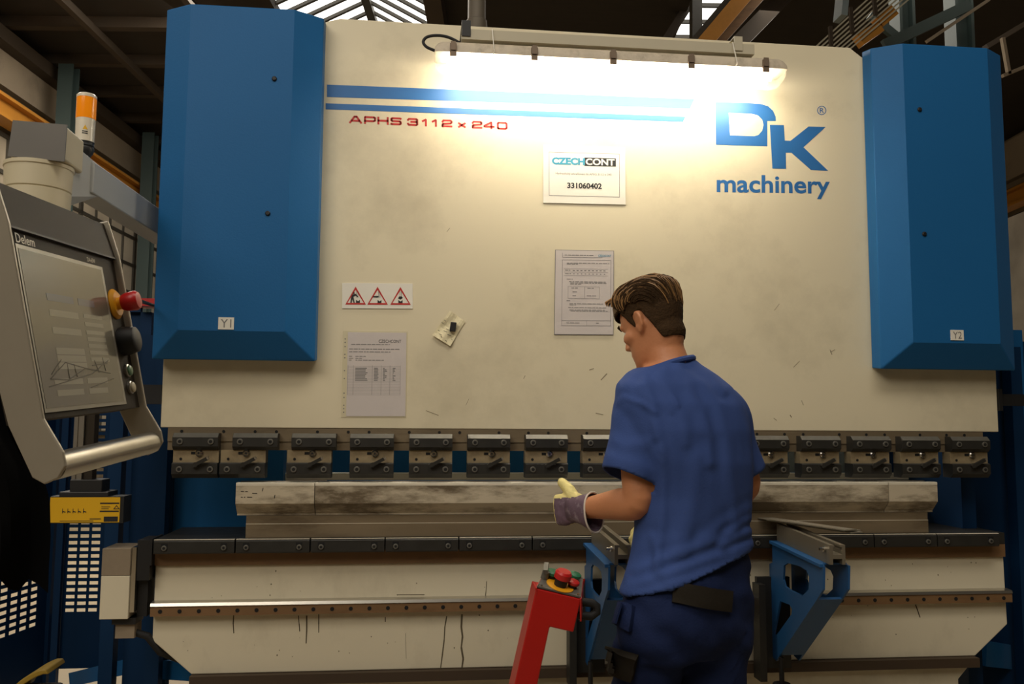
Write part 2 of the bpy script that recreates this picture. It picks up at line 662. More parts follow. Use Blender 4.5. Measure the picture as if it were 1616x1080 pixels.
for i, (px, py, lb) in enumerate(((106, 170, 'grey green steel column on the left wall behind the amber beacon'), (237, 255, 'grey green steel column on the left wall just left of the left blue cover'))):
    column(XL + .4, wall_y(px, py, XL + .55), 0.0, 6.2, lb)

# long window bands in the side walls
def wall_window(name, x0, x1, y0, y1, z0, z1, nx, nz, s):
    b = MB()
    hbox(b, min(x0, x1), max(x0, x1), y0, y1, z0, z1)
    w = struct(b.build(name, 'glass_dull'))
    b = MB()
    xf = x1 + s * .03
    for i in range(nx + 1):
        y = y0 + (y1 - y0) * i / nx
        wd = .09 if i % 4 == 0 else .03
        hbox(b, min(x1, xf), max(x1, xf), y - wd / 2, y + wd / 2, z0, z1)
    for i in range(nz + 1):
        z = z0 + (z1 - z0) * i / nz
        hbox(b, min(x1, xf), max(x1, xf), y0, y1, z - .025, z + .025)
    b.build('window_frame', 'win_bar', w)
    return w


wall_window('window_3', XL + .001, XL + .05, 2.0, 25.0, 1.2, 5.0, 46, 8, 1)
wall_window('window_4', XR - .05, XR - .001, 2.0, 25.0, 2.4, 5.0, 36, 6, -1)
t = MB()
hbox(t, XR - .12, XR, 0, YB, 5.62, 6.3)
trim(t, 'concrete')


# crane girder and steelwork high above the right side
def tbar(name, pts, w, h, m, label, cat, group=None):
    b = MB()
    for (p, q) in pts:
        b.bar(p, q, w, h)
    c = (V(pts[0][0]) + V(pts[0][1])) / 2
    return tag(b.build(name, m, loc=c), label, cat, group)


def slant(px0, px1, Yd, w_px):
    "member seen between heights 57 and 0 of the photo, carried on past both"
    k = (px1 - px0) / 57.0
    f_ = Yd - CAM.y
    return (at(px0 - k * 40, 97, Yd), at(px1 + k * 60, -60, Yd)), w_px * f_ / F_PX


for (nm, p0, p1, yd, w, m, lb, cat) in (('crane_girder', 1121, 1169, 5.2, 21, 'crane_yellow', 'ochre crane girder crossing diagonally above the right end of the lamp', 'girder'),
                                        ('roof_brace', 1101, 1149, 5.3, 9, 'win_bar', 'thin black brace along the left edge of the ochre crane girder', 'brace'),
                                        ('roof_brace', 1143, 1194, 5.4, 14, 'rust_strip', 'rusty brown brace along the right edge of the ochre crane girder', 'brace'),
                                        ('roof_brace', 1176, 1232, 6.0, 22, 'roof_steel', 'wide dark brace right of the rusty brace', 'brace'),
                                        ('roof_brace', 1055, 1092, 6.9, 12, 'roof_steel', 'short dark brace left of the small bright roof light', 'brace')):
    pq, wd = slant(p0, p1, yd, w)
    tbar(nm, [pq], wd, wd * 1.2, m, lb, cat)
g0, g1 = at(1098, 90, 6.6), at(1098, -40, 6.6)
tbar('roof_post', [(g0, g1)], .12, .12, 'win_bar', 'dark upright post in front of the small bright roof light', 'post')
for (px, w, lb) in ((1427, .17, 'green steel post rising behind the left edge of the right blue cover'), (1517, .2, 'wider green steel post rising behind the middle of the right blue cover')):
    g0, g1 = at(px, 120, 5.0), at(px, -40, 5.0)
    b = MB()
    for dx in (-w / 2, w / 2 - .03):
        b.box(g0.x + dx, g0.x + dx + .03, 4.9, 5.1, g0.z, g1.z)
    b.box(g0.x - w / 2 + .03, g0.x + w / 2 - .03, 4.98, 5.0, g0.z, g1.z)
    tag(b.build('green_post', 'column_green', loc=(g0.x, 5.0, g0.z)), lb, 'post')
tbar('green_brace', [(at(1395, 72, 4.8), at(1530, 8, 4.8))], .05, .11, 'column_green', 'diagonal green brace between the two green posts', 'brace')
tbar('green_brace', [(at(1372, 24, 4.86), at(1424, 66, 4.86))], .05, .08, 'column_green', 'short green strut left of the two green posts', 'brace')
tbar('roof_beam', [(at(1270, 44, 7.5), at(1660, 48, 7.5))], .12, .17, 'concrete', 'pale level beam passing behind the green posts', 'beam')
tbar('roof_beam', [(at(1290, 12, 7.8), at(1680, 28, 7.8))], .12, .26, 'roof_steel', 'deep brown level beam above the pale beam', 'beam')
tbar('roof_tie', [(at(1462, 66, 4.6), at(1560, 0, 4.6))], .03, .03, 'concrete', 'thin tie rod behind the wider green post', 'rod')
tbar('roof_tie', [(at(1582, 60, 4.4), at(1592, 118, 4.4)), (at(1582, 120, 4.4), at(1640, 96, 4.4))], .04, .03, 'concrete', 'thin pale hanger bent at its foot beside the right blue cover', 'rod')
tbar('roof_tie', [(at(1555, 75, 5.2), at(1650, 18, 5.2))], .08, .05, 'roof_steel', 'brown sloping tie above the top right of the right blue cover', 'rod')
# conductor rails: parallel bars with hangers
cr = thing('conductor_rails', at(1350, 40, 4.2), 'bundle of thin parallel crane conductor bars sloping behind the ram', 'rails')
for i in range(8):
    b = MB()
    b.bar(at(1283 + i * 7.5, 78 + i * .6, 4.2), at(1390 + i * 9.5, -20, 4.2), .014, .014)
    b.build('bar', 'lamp_channel', cr)
for (xa, ya, xb, yb) in ((1312, 78, 1310, 42), (1345, 52, 1342, 12), (1382, 24, 1378, -10)):
    b = MB()
    b.bar(at(xa, ya, 4.16), at(xb, yb, 4.16), .03, .03)
    b.build('hanger', 'roof_steel', cr)
for (xa, ya, xb, yb, lb) in ((1354, 66, 1386, 44, 'lower ochre bracket under the conductor bars'), (1384, 38, 1408, 18, 'upper ochre bracket beside the conductor bars')):
    tbar('crane_bracket', [(at(xa, ya, 4.26), at(xb, yb, 4.26))], .10, .11, 'crane_yellow', lb, 'bracket')
tbar('switch_box', [(at(1330, -12, 4.4), at(1326, 30, 4.4))], .17, .06, 'grey_plate', 'grey blue box hanging beside the conductor bars', 'box')
# duct behind the ram
b = MB()
pa = at(752, 52, 1.03)
b.lathe(V((pa.x, 1.03, pa.z - .3)), Z, [(0, .05), (.28, .05), (.30, .058), (.36, .052), (.365, .045), (1.3, .045)], 24)
b.box(pa.x - .08, pa.x + .08, .99, 1.07, 1.752, pa.z - .28)
tag(b.build('exhaust_pipe', 'pipe_grey', smooth=True, loc=(pa.x, 1.03, pa.z - .3)), 'grey brown pipe standing up behind the top of the ram', 'pipe')
#@@MACHINE
# ------------------------------------------------------------------ the press brake
PB = thing('press_brake', (0.69, 0.3, 0.0), 'large cream and blue hydraulic press brake filling the picture', 'machine')
XA, XB = -0.888, 2.272
# ram plate
rp = [(XA, 1.335), (XB, 1.335), (XB, 1.80), (1.98, 1.80), (1.98, 2.70), (1.752, 2.83), (1.708, 2.863), (-.30, 2.868), (-.345, 2.855), (-.60, 2.70), (-.60, 1.80), (XA, 1.80)]
ram = MB().prism([V((x, 0, z)) for x, z in rp], (0, .10, 0)).build('ram', 'ram_paint', PB, bevel=.003)
# stripes on the ram
sb = MB()
for quad in (((516, 133.5), (1096, 156.5), (1089, 171.5), (516, 153)), ((514, 163), (1082, 184), (1078, 192.5), (514, 172.5))):
    sb.prism([at(px, py, -.0008) for px, py in quad], (0, .001, 0))
sb.build('stripe', 'print_blue', ram, label='two blue stripes across the top of the ram')
GL = {'A': (((0, 0), (.40, 1), (.60, 1), (1, 0)), ((.18, .30), (.82, .30))), 'P': (((0, 0), (0, 1), (.88, 1), (1, .88), (1, .47), (.88, .35), (0, .35)),), 'H': (((0, 0), (0, 1)), ((1, 0), (1, 1)), ((0, .5), (1, .5))),
      'S': (((1, .95), (.92, 1), (.1, 1), (0, .88), (0, .64), (.1, .53), (.9, .49), (1, .38), (1, .12), (.9, 0), (.08, 0), (0, .05)),),
      '3': (((0, .82), (.1, 1), (.9, 1), (1, .88), (1, .6), (.9, .52), (.35, .52)), ((.9, .52), (1, .42), (1, .12), (.9, 0), (.1, 0), (0, .18))), '1': (((0, .72), (.8, 1), (.8, 0)),),
      '2': (((0, .78), (.1, 1), (.9, 1), (1, .88), (1, .65), (.9, .53), (.1, .42), (0, .30), (0, 0), (1, 0)),), '4': (((.74, 0), (.74, 1), (0, .38), (0, .25), (1, .25)),),
      '0': (((.1, 0), (.9, 0), (1, .12), (1, .88), (.9, 1), (.1, 1), (0, .88), (0, .12), (.1, 0)),), 'x': (((0, 0), (1, .62)), ((0, .62), (1, 0)))}
ta, tb_, tc = at(551, 194.6, 0), at(801, 205.0, 0), at(551, 182.3, 0)
tu, tv = tb_ - ta, tc - ta
TWD, THT = tu.length, tv.length
tu.normalize()
tv.normalize()
for word in ((('A', 583, 660), ('P', 672, 744), ('H', 752, 820), ('S', 830, 898)), (('3', 930, 998), ('1', 1020, 1055), ('1', 1080, 1116), ('2', 1140, 1206)), (('x', 1240, 1288),), (('2', 1324, 1390), ('4', 1397, 1466), ('0', 1479, 1545))):
    tb = MB()
    for chx, xa, xb in word:
        hw = .0036
        for stroke in GL[chx]:
            q = [ta + tu * (TWD * (xa - 583) / 962 + hw + (TWD * (xb - xa) / 962 - 2 * hw) * x_) + tv * (hw + (THT - 2 * hw) * y_) for x_, y_ in stroke]
            for k in range(len(q) - 1):
                dd = (q[k + 1] - q[k]).normalized()
                e0 = hw * (.9 if k == 0 else .45)
                e1 = hw * (.9 if k == len(q) - 2 else .45)
                sd_ = dd.cross(Yv) * hw
                p0, p1 = q[k] - dd * e0 + OUT * .0008, q[k + 1] + dd * e1 + OUT * .0008
                tb.prism([p0 + sd_, p1 + sd_, p1 - sd_, p0 - sd_], (0, .001, 0))
    tb.build('model_lettering', 'print_red', ram, label='red lettering')
# big letters
lb = MB()
Dout = [(1129, 161), (1180, 162.5), (1200, 164), (1212, 167.5), (1220, 175), (1224, 184), (1224.5, 191), (1211, 191), (1211, 231), (1130, 228.5)]
Din = [(1150, 178), (1186, 179.5), (1196, 182), (1203, 189), (1205, 197), (1203, 206), (1197, 213), (1190, 215), (1152, 213.5)]
lb.fill([[at(px, py, -.0008) for px, py in Dout], [at(px, py, -.0008) for px, py in Din]], (0, .001, 0))
Kp = [(1215, 197), (1237, 197.5), (1238.5, 222), (1247.5, 222.3), (1276, 199.7), (1303, 200.5), (1268, 232.5), (1307, 269.7), (1280, 268.4), (1249, 241), (1240, 241), (1240.5, 266.5), (1219, 266)]
lb.fill([[at(px, py, -.0008) for px, py in Kp]], (0, .001, 0))
ring = lambda cx, cy, r: [at(cx + r * math.cos(a * .2618), cy + r * math.sin(a * .2618), -.0008) for a in range(24)]
lb.fill([ring(1296.8, 174.3, 7.2), ring(1296.8, 174.3, 6.1)], (0, .001, 0))
text_px(lb, 'R', (1293.6, 178.4), (1300.4, 178.6), (1293.6, 170.4), 0, bold=.01)
text_px(lb, 'machinery', (1131, 312.2), (1309.8, 314.8), (1131, 275.2), 0, bold=.022)
lb.build('maker_lettering', 'print_blue', ram, label='large blue maker lettering on the ram')
# scratches and oily marks on the cream paint
sm = MB()
for (xa, ya, xb, yb, w) in ((672, 648, 692, 656, 1.2), (930, 584, 937, 582, 1.5), (940, 652, 952, 655, 1.2), (826, 598, 829, 593, 1.2), (705, 366, 710, 360, 1), (1221, 660, 1226, 664, 1.2), (1252, 580, 1262, 570, 1),
                            (1265, 632, 1268, 640, 1.2), (1310, 556, 1318, 552, 1), (1230, 480, 1222, 490, 1), (948, 600, 958, 590, 2), (735, 640, 740, 630, .8), (1247, 655, 1249, 659, 2), (1310, 552, 1313, 560, 1.4)):
    a, b2 = at(xa, ya, -.0005), at(xb, yb, -.0005)
    d = (b2 - a).normalized().cross(Yv) * (w * .0011)
    sm.prism([a + d * .4, b2 + d, b2 - d * .6, a - d], (0, .001, 0))
sm.build('scratch_marks', 'scuff', ram)['kind'] = 'stuff'
# tool holder bar under the ram
hb = MB().use('steel_brown')
hb.box(-.862, 2.205, .004, .09, 1.256, 1.335)
hb.box(-.862, 2.205, .0, .006, 1.287, 1.334)
hb.use('hole_black')
for i in range(28):
    x = -.80 + i * .109 + (.02 if i % 3 else -.015)
    hb.lathe((x, -.0012, 1.322), Yv, [(0, .0055), (.003, .0055)], 10)
hb.build('tool_holder_bar', None, PB)

# tool clamps: two blocks, a slotted plate, screws, pin and lever
CW = .154


def make_clamp(dxl):
    c = MB().use('clamp_black')
    zt = 1.316
    prof = [(.0, zt), (-.034, zt), (-.05, 1.301), (-.05, 1.270), (-.036, 1.258), (.0, 1.258)]
    c.prism([V((0, y, z)) for y, z in prof], (CW, 0, 0))
    c.use('clamp_grey')
    c.hexa([V((.001, -.0345, zt + .0005)), V((CW - .001, -.0345, zt + .0005)), V((CW - .001, -.0505, 1.3015)), V((.001, -.0505, 1.3015))],
           [V((.001, -.033, zt - .002)), V((CW - .001, -.033, zt - .002)), V((CW - .001, -.049, 1.3)), V((.001, -.049, 1.3))])
    root = c.build('tool_clamp', None, PB, loc=(0, 0, 0))
    p = MB().use('clamp_plate')
    p.box(dxl, dxl + CW, -.030, .02, 1.213, 1.2575)
    p.use('hole_black')
    p.box(dxl + .060, dxl + .082, -.0312, -.03, 1.242, 1.251)
    p.lathe((dxl + .026, -.0312, 1.226), Yv, [(0, .005), (.002, .005)], 10)
    p.build('clamp_plate', None, root)
    b = MB().use('clamp_black')
    b.prism([V((dxl, y, z)) for y, z in [(.02, 1.213), (-.042, 1.213), (-.046, 1.209), (-.046, 1.175), (-.03, 1.160), (.02, 1.160)]], (CW, 0, 0))
    b.use('clamp_grey')
    b.box(dxl + .002, dxl + CW - .002, -.0425, -.040, 1.2125, 1.2145)
    b.build('clamp_block', None, root)
    for (x, y, z) in ((.026, -.05, 1.287), (.130, -.05, 1.287), (dxl + .026, -.046, 1.191), (dxl + .130, -.046, 1.191)):
        s = MB().use('clamp_grey')
        s.lathe((x, y + .002, z), OUT, [(0, .0105), (.006, .0105), (.0065, .0095)], 14)
        s.use('hole_black')
        s.lathe((x, y - .0043, z), OUT, [(0, .0062), (.0006, .0062)], 6)
        s.build('screw', None, root)
    s = MB().use('chrome')
    s.lathe((dxl + .088, -.030, 1.2465), OUT, [(0, .0125), (.006, .0125), (.010, .008), (.012, .008)], 16)
    s.use('hole_black')
    s.lathe((dxl + .088, -.0421, 1.2465), OUT, [(0, .0035), (.0005, .0035)], 8)
    s.build('locking_pin', None, root)
    lv = MB().use('clamp_black')
    lv.bar((dxl + .072, -.054, 1.202), (dxl + .122, -.060, 1.229), .012, .012, up=(0, 1, 0))
    lv.lathe((dxl + .082, -.046, 1.207), OUT, [(0, .009), (.014, .009)], 12)
    lv.use('bright_steel')
    lv.bar((dxl + .118, -.060, 1.2272), (dxl + .127, -.061, 1.2318), .010, .011, up=(0, 1, 0))
    lv.build('lever', None, root)
    return root


cl = make_clamp(0.0)
xs = [-.225, -.016, .193, .404, .615, .826, 1.037, 1.243, 1.446, 1.646, 1.844, 2.046]
for x in xs[1:] + [-.833]:
    copy_tree(cl, PB, (x, 0, 0))
cl.location = V(cl.location) + V((xs[0], 0, 0))
c2 = make_clamp(-.042)
c2.location = V(c2.location) + V((-.630, 0, 0))
c3 = make_clamp(-.016)
c3.location = V(c3.location) + V((-.428, 0, 0))

# side covers with bevelled fronts
def cover(x0, x1, name_txt, txt_px, bolts):
    yb, ys, yf = -.002, -.07, -.13
    ch = .098
    zb0, zb1, zt = 1.571, 1.668, 2.832
    m = MB()
    zb_ = 1.5785
    back = [V((x0, yb, zb_)), V((x1, yb, zb_)), V((x1, yb, zt + .014)), V((x0, yb, zt + .014))]
    side = [V((x0, ys, zb0)), V((x1, ys, zb0)), V((x1, ys, zt)), V((x0, ys, zt))]
    fr = [V((x0 + ch, yf, zb1)), V((x1 - ch, yf, zb1)), V((x1 - ch, yf, zt)), V((x0 + ch, yf, zt))]
    m.rings([back, side, fr])
    c = m.build('side_cover', 'blue_paint', PB, bevel=.004)
    for (px, py) in bolts:
        p = at(px, py, yf)
        s = MB().use('black')
        s.lathe(p + V((0, .003, 0)), OUT, [(0, .009), (.006, .009), (.010, .006)], 12)
        s.build('bolt', None, c)
    a = rect_px(*txt_px, yf)
    s = MB().use('paper')
    s.box(a[0], a[1], yf - .003, yf + .001, a[2], a[3])
    s.use('print_grey')
    w, h = a[1] - a[0], a[3] - a[2]
    put_text(s, name_txt, V((a[0] + w * .16, yf - .003, a[2] + h * .16)), X, Z, OUT, .0, w * .68, h * .68)
    s.build('name_plate', None, c, label='small pale plate lettered ' + name_txt)
    return c


cover(-.908, -.352, 'Y1', (345, 501, 369, 520.5), ((433, 124.5), (422.5, 337)))
cover(1.757, 2.303, 'Y2', (1499.5, 521, 1520.5, 537.5), ((1451, 173), (1458.5, 369.5)))

# bed plate
ZB = .857
bed = MB().prism([V((x, 0, z)) for x, z in [(-.885, ZB), (2.268, ZB), (2.272, .602), (2.135, .487), (-.75, .487), (-.885, .604)]], (0, .10, 0)).build('bed', 'bed_paint', PB, bevel=.003)
st = MB()
for (pts, w) in ((((705, 973), (702, 990), (701, 1010), (698, 1035), (695, 1057)), 2.0), (((729, 970), (728, 990), (730, 1005), (728, 1022), (731, 1040), (729, 1055)), 3.0), (((484, 972), (484, 995), (483, 1016)), 2.2),
                 (((471, 972), (472, 985), (473, 997)), 1.6), (((503, 970), (503, 985), (503, 999)), 1.6), (((768, 918), (767, 934), (765, 949)), 1.2), (((369, 968), (368, 985), (369, 1000)), 1.6), (((1445, 955), (1452, 975)), 2),
                 (((626, 939), (670, 939)), 1), (((694, 943.5), (722, 943.5)), .8), (((608, 974), (608, 982)), 1.4), (((640, 1000), (641, 1040)), .5)):
    for i in range(len(pts) - 1):
        a, b2 = at(*pts[i], -.0006), at(*pts[i + 1], -.0006)
        d = (b2 - a).normalized().cross(Yv) * (w * .0011)
        j = random.uniform(.7, 1.3)
        st.prism([a + d, b2 + d * j, b2 - d * j, a - d], (0, .001, 0))
st.build('oil_stains', 'stain', bed)['kind'] = 'stuff'
mk = MB()
for i in range(70):
    x, z = random.uniform(-.85, 2.2), random.uniform(.745, .85) if i % 2 else random.uniform(.52, .69)
    r = random.uniform(.001, .0028)
    mk.prism([V((x - r, -.0006, z)), V((x, -.0006, z - r * 1.6)), V((x + r, -.0006, z)), V((x, -.0006, z + r))], (0, .001, 0))
mk.build('paint_chips', 'stain', bed)['kind'] = 'stuff'
# bare metal strip and the guide rail with its row of holes
MB().box(-.885, 2.268, -.012, .09, ZB + .001, .905).build('bare_strip', 'rust_strip', PB)
rl = MB().use('rust_strip')
rl.box(-.888, 2.276, -.030, -.001, .690, .721)
rl.use('bright_steel')
rl.prism([V((-.888, y, z)) for y, z in [(-.001, .7215), (-.030, .7215), (-.034, .724), (-.030, .734), (-.001, .738)]], (3.164, 0, 0))  # bright steel puts the rail's top highlight into the material
rl.use('hole_black')
for i in range(49):
    x = -.855 + i * .0645
    rl.lathe((x, -.031, .706), Yv, [(0, .0072), (.002, .0072)], 10)
rl.build('guide_rail', None, PB)
MB().box(-.75, 2.133, -.03, .08, .452, .486).build('lower_rail', 'dark_rail', PB)
MB().prism([V((x, .01, z)) for x, z in [(-.72, .45), (2.118, .45), (2.07, .40), (2.07, .06), (-.66, .06), (-.66, .40)]], (0, .09, 0)).build('base_plate', 'bed_paint', PB, bevel=.003)
# die clamp rail: bolted segments
bounds = [at(p, 860, -.06).x for p in (249, 371, 489.5, 607.5, 724, 840, 957, 1073, 1180, 1279.5, 1380, 1479.6, 1582.6)]
bounds[0], bounds[-1] = -.88, 2.215
for i in range(12):
    a, b2 = bounds[i] + .0025, bounds[i + 1] - .0025
    s = MB().use('clamp_black')
    s.prism([V((a, y, z)) for y, z in [(-.013, .904), (-.058, .904), (-.060, .908), (-.060, .945), (-.055, .951), (-.013, .951)]], (b2 - a, 0, 0))
    s.use('edge_highlight')
    s.box(a, b2, -.0585, -.048, .9508, .9525)  # pale strip paints the highlight on the clamp's top edge
    cs = s.build('die_clamp', None, PB)
    for x in (a + .035, b2 - .035):
        q = MB().use('hole_black')
        q.box(x - .011, x + .011, -.0608, -.059, .915, .940)
        q.use('clamp_grey')
        q.lathe((x, -.060, .924), OUT, [(0, .009), (.005, .009), (.0055, .008)], 14)
        q.use('hole_black')
        q.lathe((x, -.0653, .924), OUT, [(0, .005), (.0006, .005)], 6)
        q.build('screw', None, cs)
bt = MB()
bt.box(-.885, 2.268, -.012, .35, .906, .949)
bt.build('table_top', 'clamp_black', PB)

# side frames, rear cabinet and back gauge
for s_ in (-1, 1):
    xo = -.84 if s_ < 0 else 2.22
    fr = MB()
    fr.prism([V((xo - .03, y, z)) for y, z in ([(.13, .12), (1.7, .12), (1.7, 2.75), (.13, 2.75)] if s_ > 0 else []) or [(.56, .12), (1.7, .12), (1.7, 2.75), (.12, 2.75), (.12, 1.66), (.56, 1.62)]], (.06, 0, 0))
    fr.build('side_frame', 'blue_dark', PB)
    fl = MB()
    xa, xb = (-1.17, -.94) if s_ < 0 else (2.30, 2.60)
    fl.box(xa, xa + .05, .34, .40, .10, 1.7)
    fl.box(xa + (.07 if s_ < 0 else -.02), xb, .40, .46, .10, 1.7)
    fl.box(xb - .05, xb, .30, .36, .10, 1.7)
    fl.build('frame_flange', 'blue_dark', PB)
MB().box(-.95, -.52, .42, .5, .87, 1.6).build('inner_panel', 'blue_paint', PB)
MB().box(-.40, 2.3, 1.0, 1.06, .6, 1.75).build('rear_cabinet', 'blue_paint', PB)
MB().box(1.95, 2.02, .7, .76, .8, 1.6).build('rear_post', 'blue_paint', PB)
bg = MB()
a = at(1430, 752, .5)
bg.box(at(412, 752, .5).x, a.x, .48, .56, at(900, 757, .5).z, at(900, 747, .5).z)
bg.build('back_gauge_beam', 'paper', PB)  # bright white stands in for the light falling on the beam
for (xa, xb) in ((414, 452), (1244, 1270), (1326, 1350)):
    a, b2 = at(xa, 700, .62), at(xb, 745, .62)
    MB().box(a.x, b2.x, .62, .66, b2.z, a.z + .05).build('gauge_finger', 'grey_plate', PB)
# plinth bars running along the bottom
for (p, q, w_, h_) in ((at(212, 1053, .6), at(325, 1058, .25), .06, .07), (at(118, 1072, .98), at(211, 1050, .66), .05, .06), (at(1545, 1030, .3), at(1598, 1037, .47), .06, .10)):
    MB().bar(p, q, w_, h_).build('plinth_bar', 'blue_paint', PB)
for x in (-.98, 2.40):
    MB().box(x - .1, x + .1, .25, .5, 0.0, .13).build('machine_foot', 'black', PB)
MB().box(-.6, -.45, .02, .12, 0, .06).build('machine_foot', 'black', PB)
MB().box(1.85, 2.0, .02, .12, 0, .06).build('machine_foot', 'black', PB)
# crowning drive box on the left end of the bed
db = MB()
x0, x1, z0, z1 = at(160, 900, -.06).x, at(205, 900, -.06).x, at(180, 978, -.06).z, at(180, 866, -.06).z
zs = at(180, 909, -.06).z
db.use('bed_paint')
db.box(x0, x1, -.06, .08, z0, zs - .001)
db.use('concrete')
db.box(x0, x1, -.06, .08, zs, z1)
drv = db.build('drive_box', None, PB, bevel=.002)
MB().box(x1 + .001, x1 + .016, -.05, .08, z0 + .02, z1 + .002).build('end_plate', 'chrome', drv)
s = MB()
s.box(x1 + .017, x1 + .06, -.045, .08, z1 - .11, z1 + .025)
s.box(x1 + .06, -.885, -.05, .08, .865, .955)
s.box(x1 + .017, x1 + .05, -.02, .06, z0, z1 - .11)
s.build('bracket', 'black', drv)
s = MB()
s.box(x0 + .045, x1 + .015, -.03, .05, z0 - .07, z0 - .022)
s.use('black')
s.box(x0 + .035, x1 + .02, -.04, .05, z0 - .022, z0 - .001)
s.mats = ['concrete', 'black']
s.m = [0] * 6 + [1] * 6
s.build('connector', None, drv)
MB().tube([(x1 + .0, 0.0, z0 - .055), (x1 + .05, .0, z0 - .07), (x1 + .09, .02, z0 - .13), (x1 + .15, .05, z0 - .165), (x1 + .22, .12, z0 - .15)], .013, 10).build('cable', 'black_rubber', drv, smooth=True)


# ------------------------------------------------------------------ dies
def die(x0, x1, label, edge=True):
    b = MB().use('die_steel')
    pr = [(-.060, 1.1435), (-.060, 1.073), (-.022, 1.036), (-.022, 1.030), (.022, 1.030), (.022, 1.036), (.060, 1.073), (.060, 1.1435), (.045, 1.145), (.025, 1.145), (0, 1.12), (-.025, 1.145), (-.045, 1.145)]
    b.prism([V((x0, y, z)) for y, z in pr], (x1 - x0, 0, 0))
    b.use('edge_highlight')
    b.prism([V((x0, y, z)) for y, z in [(-.0605, 1.135), (-.0605, 1.1437), (-.056, 1.1456), (-.024, 1.1456), (-.024, 1.1446), (-.055, 1.1446)]], (x1 - x0, 0, 0))
    o = b.build('bending_die', None, loc=((x0 + x1) / 2, 0, 1.03))
    return tag(o, label, 'die', 'steel V dies on the bed')


dx = [at(p, 780, -.06).x for p in (372, 496.5, 1402.5, 1479.6)]
die(dx[0], dx[1] - .0012, 'short steel bending die block at the left end of the die row')
die(dx[1] + .0012, dx[2] - .0012, 'longest steel bending die, worn bright in the middle of the die row')
die(dx[2] + .0012, dx[3], 'short steel bending die block at the right end of the die row')
sp = MB()
for (px, py, l) in ((380, 776, 5), (387, 776, 4), (398, 779, 8), (380, 785, 3), (385, 785, 2), (390, 785, 8), (414, 773, 1), (433, 784, 1)):
    sp.bar(at(px, py, -.0604), at(px + l, py + .2, -.0604), .0009, .0024 if l > 1 else .012, up=Z)
sp.build('stamp_marks', 'print_black', bpy.data.objects['bending_die'])['kind'] = 'stuff'
b = MB().use('steel_brown')
xa, xb = at(388, 830, -.03).x, at(1465, 830, -.03).x
b.box(xa, xb, -.030, .035, .953, 1.0)
b.box(xa, xb, -.027, .033, 1.0, 1.0295)
b.use('edge_highlight')
b.box(xa, xb, -.0305, -.026, 1.0, 1.0012)
tag(b.build('die_holder', None, loc=((xa + xb) / 2, 0, .953)), 'long brown steel holder bar carrying the row of dies', 'die holder')

# ------------------------------------------------------------------ papers and signs on the ram
def plate(px, Y=-.0012):
    return rect_px(*px, Y)


# sign with the lettering CZECHCONT
a = at(857, 320.5, 0); b2 = at(987, 323.5, 0); c = at(857, 229, 0)
u, v = (b2 - a).normalized(), (c - a).normalized()
W_, H_ = (b2 - a).length, (c - a).length
P = lambda s, t, d=.003: a + u * (W_ * s) + v * (H_ * t) + OUT * d


def flat(mb, s0, s1, t0, t1, d0=.0028, d1=.0034):
    mb.prism([P(s0, t0, d0), P(s1, t0, d0), P(s1, t1, d0), P(s0, t1, d0)], OUT * (d1 - d0))


sg = MB().use('paper')
flat(sg, 0, 1, 0, 1, .0004, .003)
sg.use('print_grey')
for (s0, s1, t0, t1) in ((.07, .93, .125, .132), (.07, .93, .875, .882), (.07, .075, .125, .88), (.925, .93, .125, .88)):
    flat(sg, s0, s1, t0, t1)
sg.use('print_teal')
put_text(sg, 'CZECH', P(.105, .665), u, v, OUT, .05, W_ * .40, H_ * .125)
sg.use('print_black')
flat(sg, .50, .885, .655, .80)
sg.use('paper')
put_text(sg, 'CONT', P(.515, .67, .0036), u, v, OUT, .03, W_ * .355, H_ * .115)
sg.use('print_grey')
put_text(sg, 'Hydraulický ohraňovací lis APHS 3112 x 240', P(.15, .485), u, v, OUT, .005, W_ * .68, H_ * .05)
sg.use('print_black')
put_text(sg, '331060402', P(.29, .26), u, v, OUT, .03, W_ * .42, H_ * .10)
tag(sg.build('name_sign', None, loc=P(.5, 0, 0)), 'white sign with a teal and black heading and the number 331060402', 'sign')

# instruction sheet in a frame
a = at(874.5, 528.5, 0); b2 = at(968, 529, 0); c = at(876, 394.5, 0)
u, v = (b2 - a).normalized(), (c - a).normalized()
W_, H_ = (b2 - a).length, (c - a).length
sg = MB().use('print_grey')
flat(sg, 0, 1, 0, 1, .0004, .0026)
sg.use('paper_dull')
flat(sg, .008, .992, .006, .994, .0024, .003)
sg.use('print_grey')
for (s0, s1, t0, t1) in ((.12, .95, .105, .109), (.12, .95, .165, .168), (.12, .95, .88, .883), (.12, .125, .105, .88), (.945, .95, .105, .88), (.12, .80, .912, .915), (.12, .125, .912, .965), (.54, .543, .105, .165),
                         (.15, .90, .775, .777), (.15, .90, .735, .737), (.15, .90, .695, .697), (.22, .75, .565, .567), (.22, .75, .425, .427), (.22, .224, .425, .565), (.50, .504, .425, .565), (.75, .754, .425, .565)):
    flat(sg, s0, s1, t0, t1)
random.seed(3)
for (s0, s1, t) in ((.16, .66, .935), (.2, .92, .84), (.2, .4, .828), (.2, .30, .65), (.24, .86, .62), (.26, .88, .605), (.26, .46, .592), (.28, .40, .545), (.55, .66, .545), (.30, .38, .50), (.30, .36, .455), (.54, .70, .455), (.2, .26, .395),
                    (.25, .82, .36), (.25, .36, .347), (.23, .9, .315), (.25, .85, .287), (.27, .9, .274), (.2, .44, .135), (.7, .76, .135), (.17, .26, .755), (.17, .27, .715)):
    s = s0
    while s < s1 - .02:
        e = min(s1, s + random.uniform(.03, .08))
        flat(sg, s, e, t, t + .007)
        s = e + .012
for i in range(9):
    flat(sg, .30 + i * .065, .335 + i * .065, .752, .76)
    flat(sg, .31 + i * .065, .33 + i * .065, .712, .719)
sg.use('print_teal')
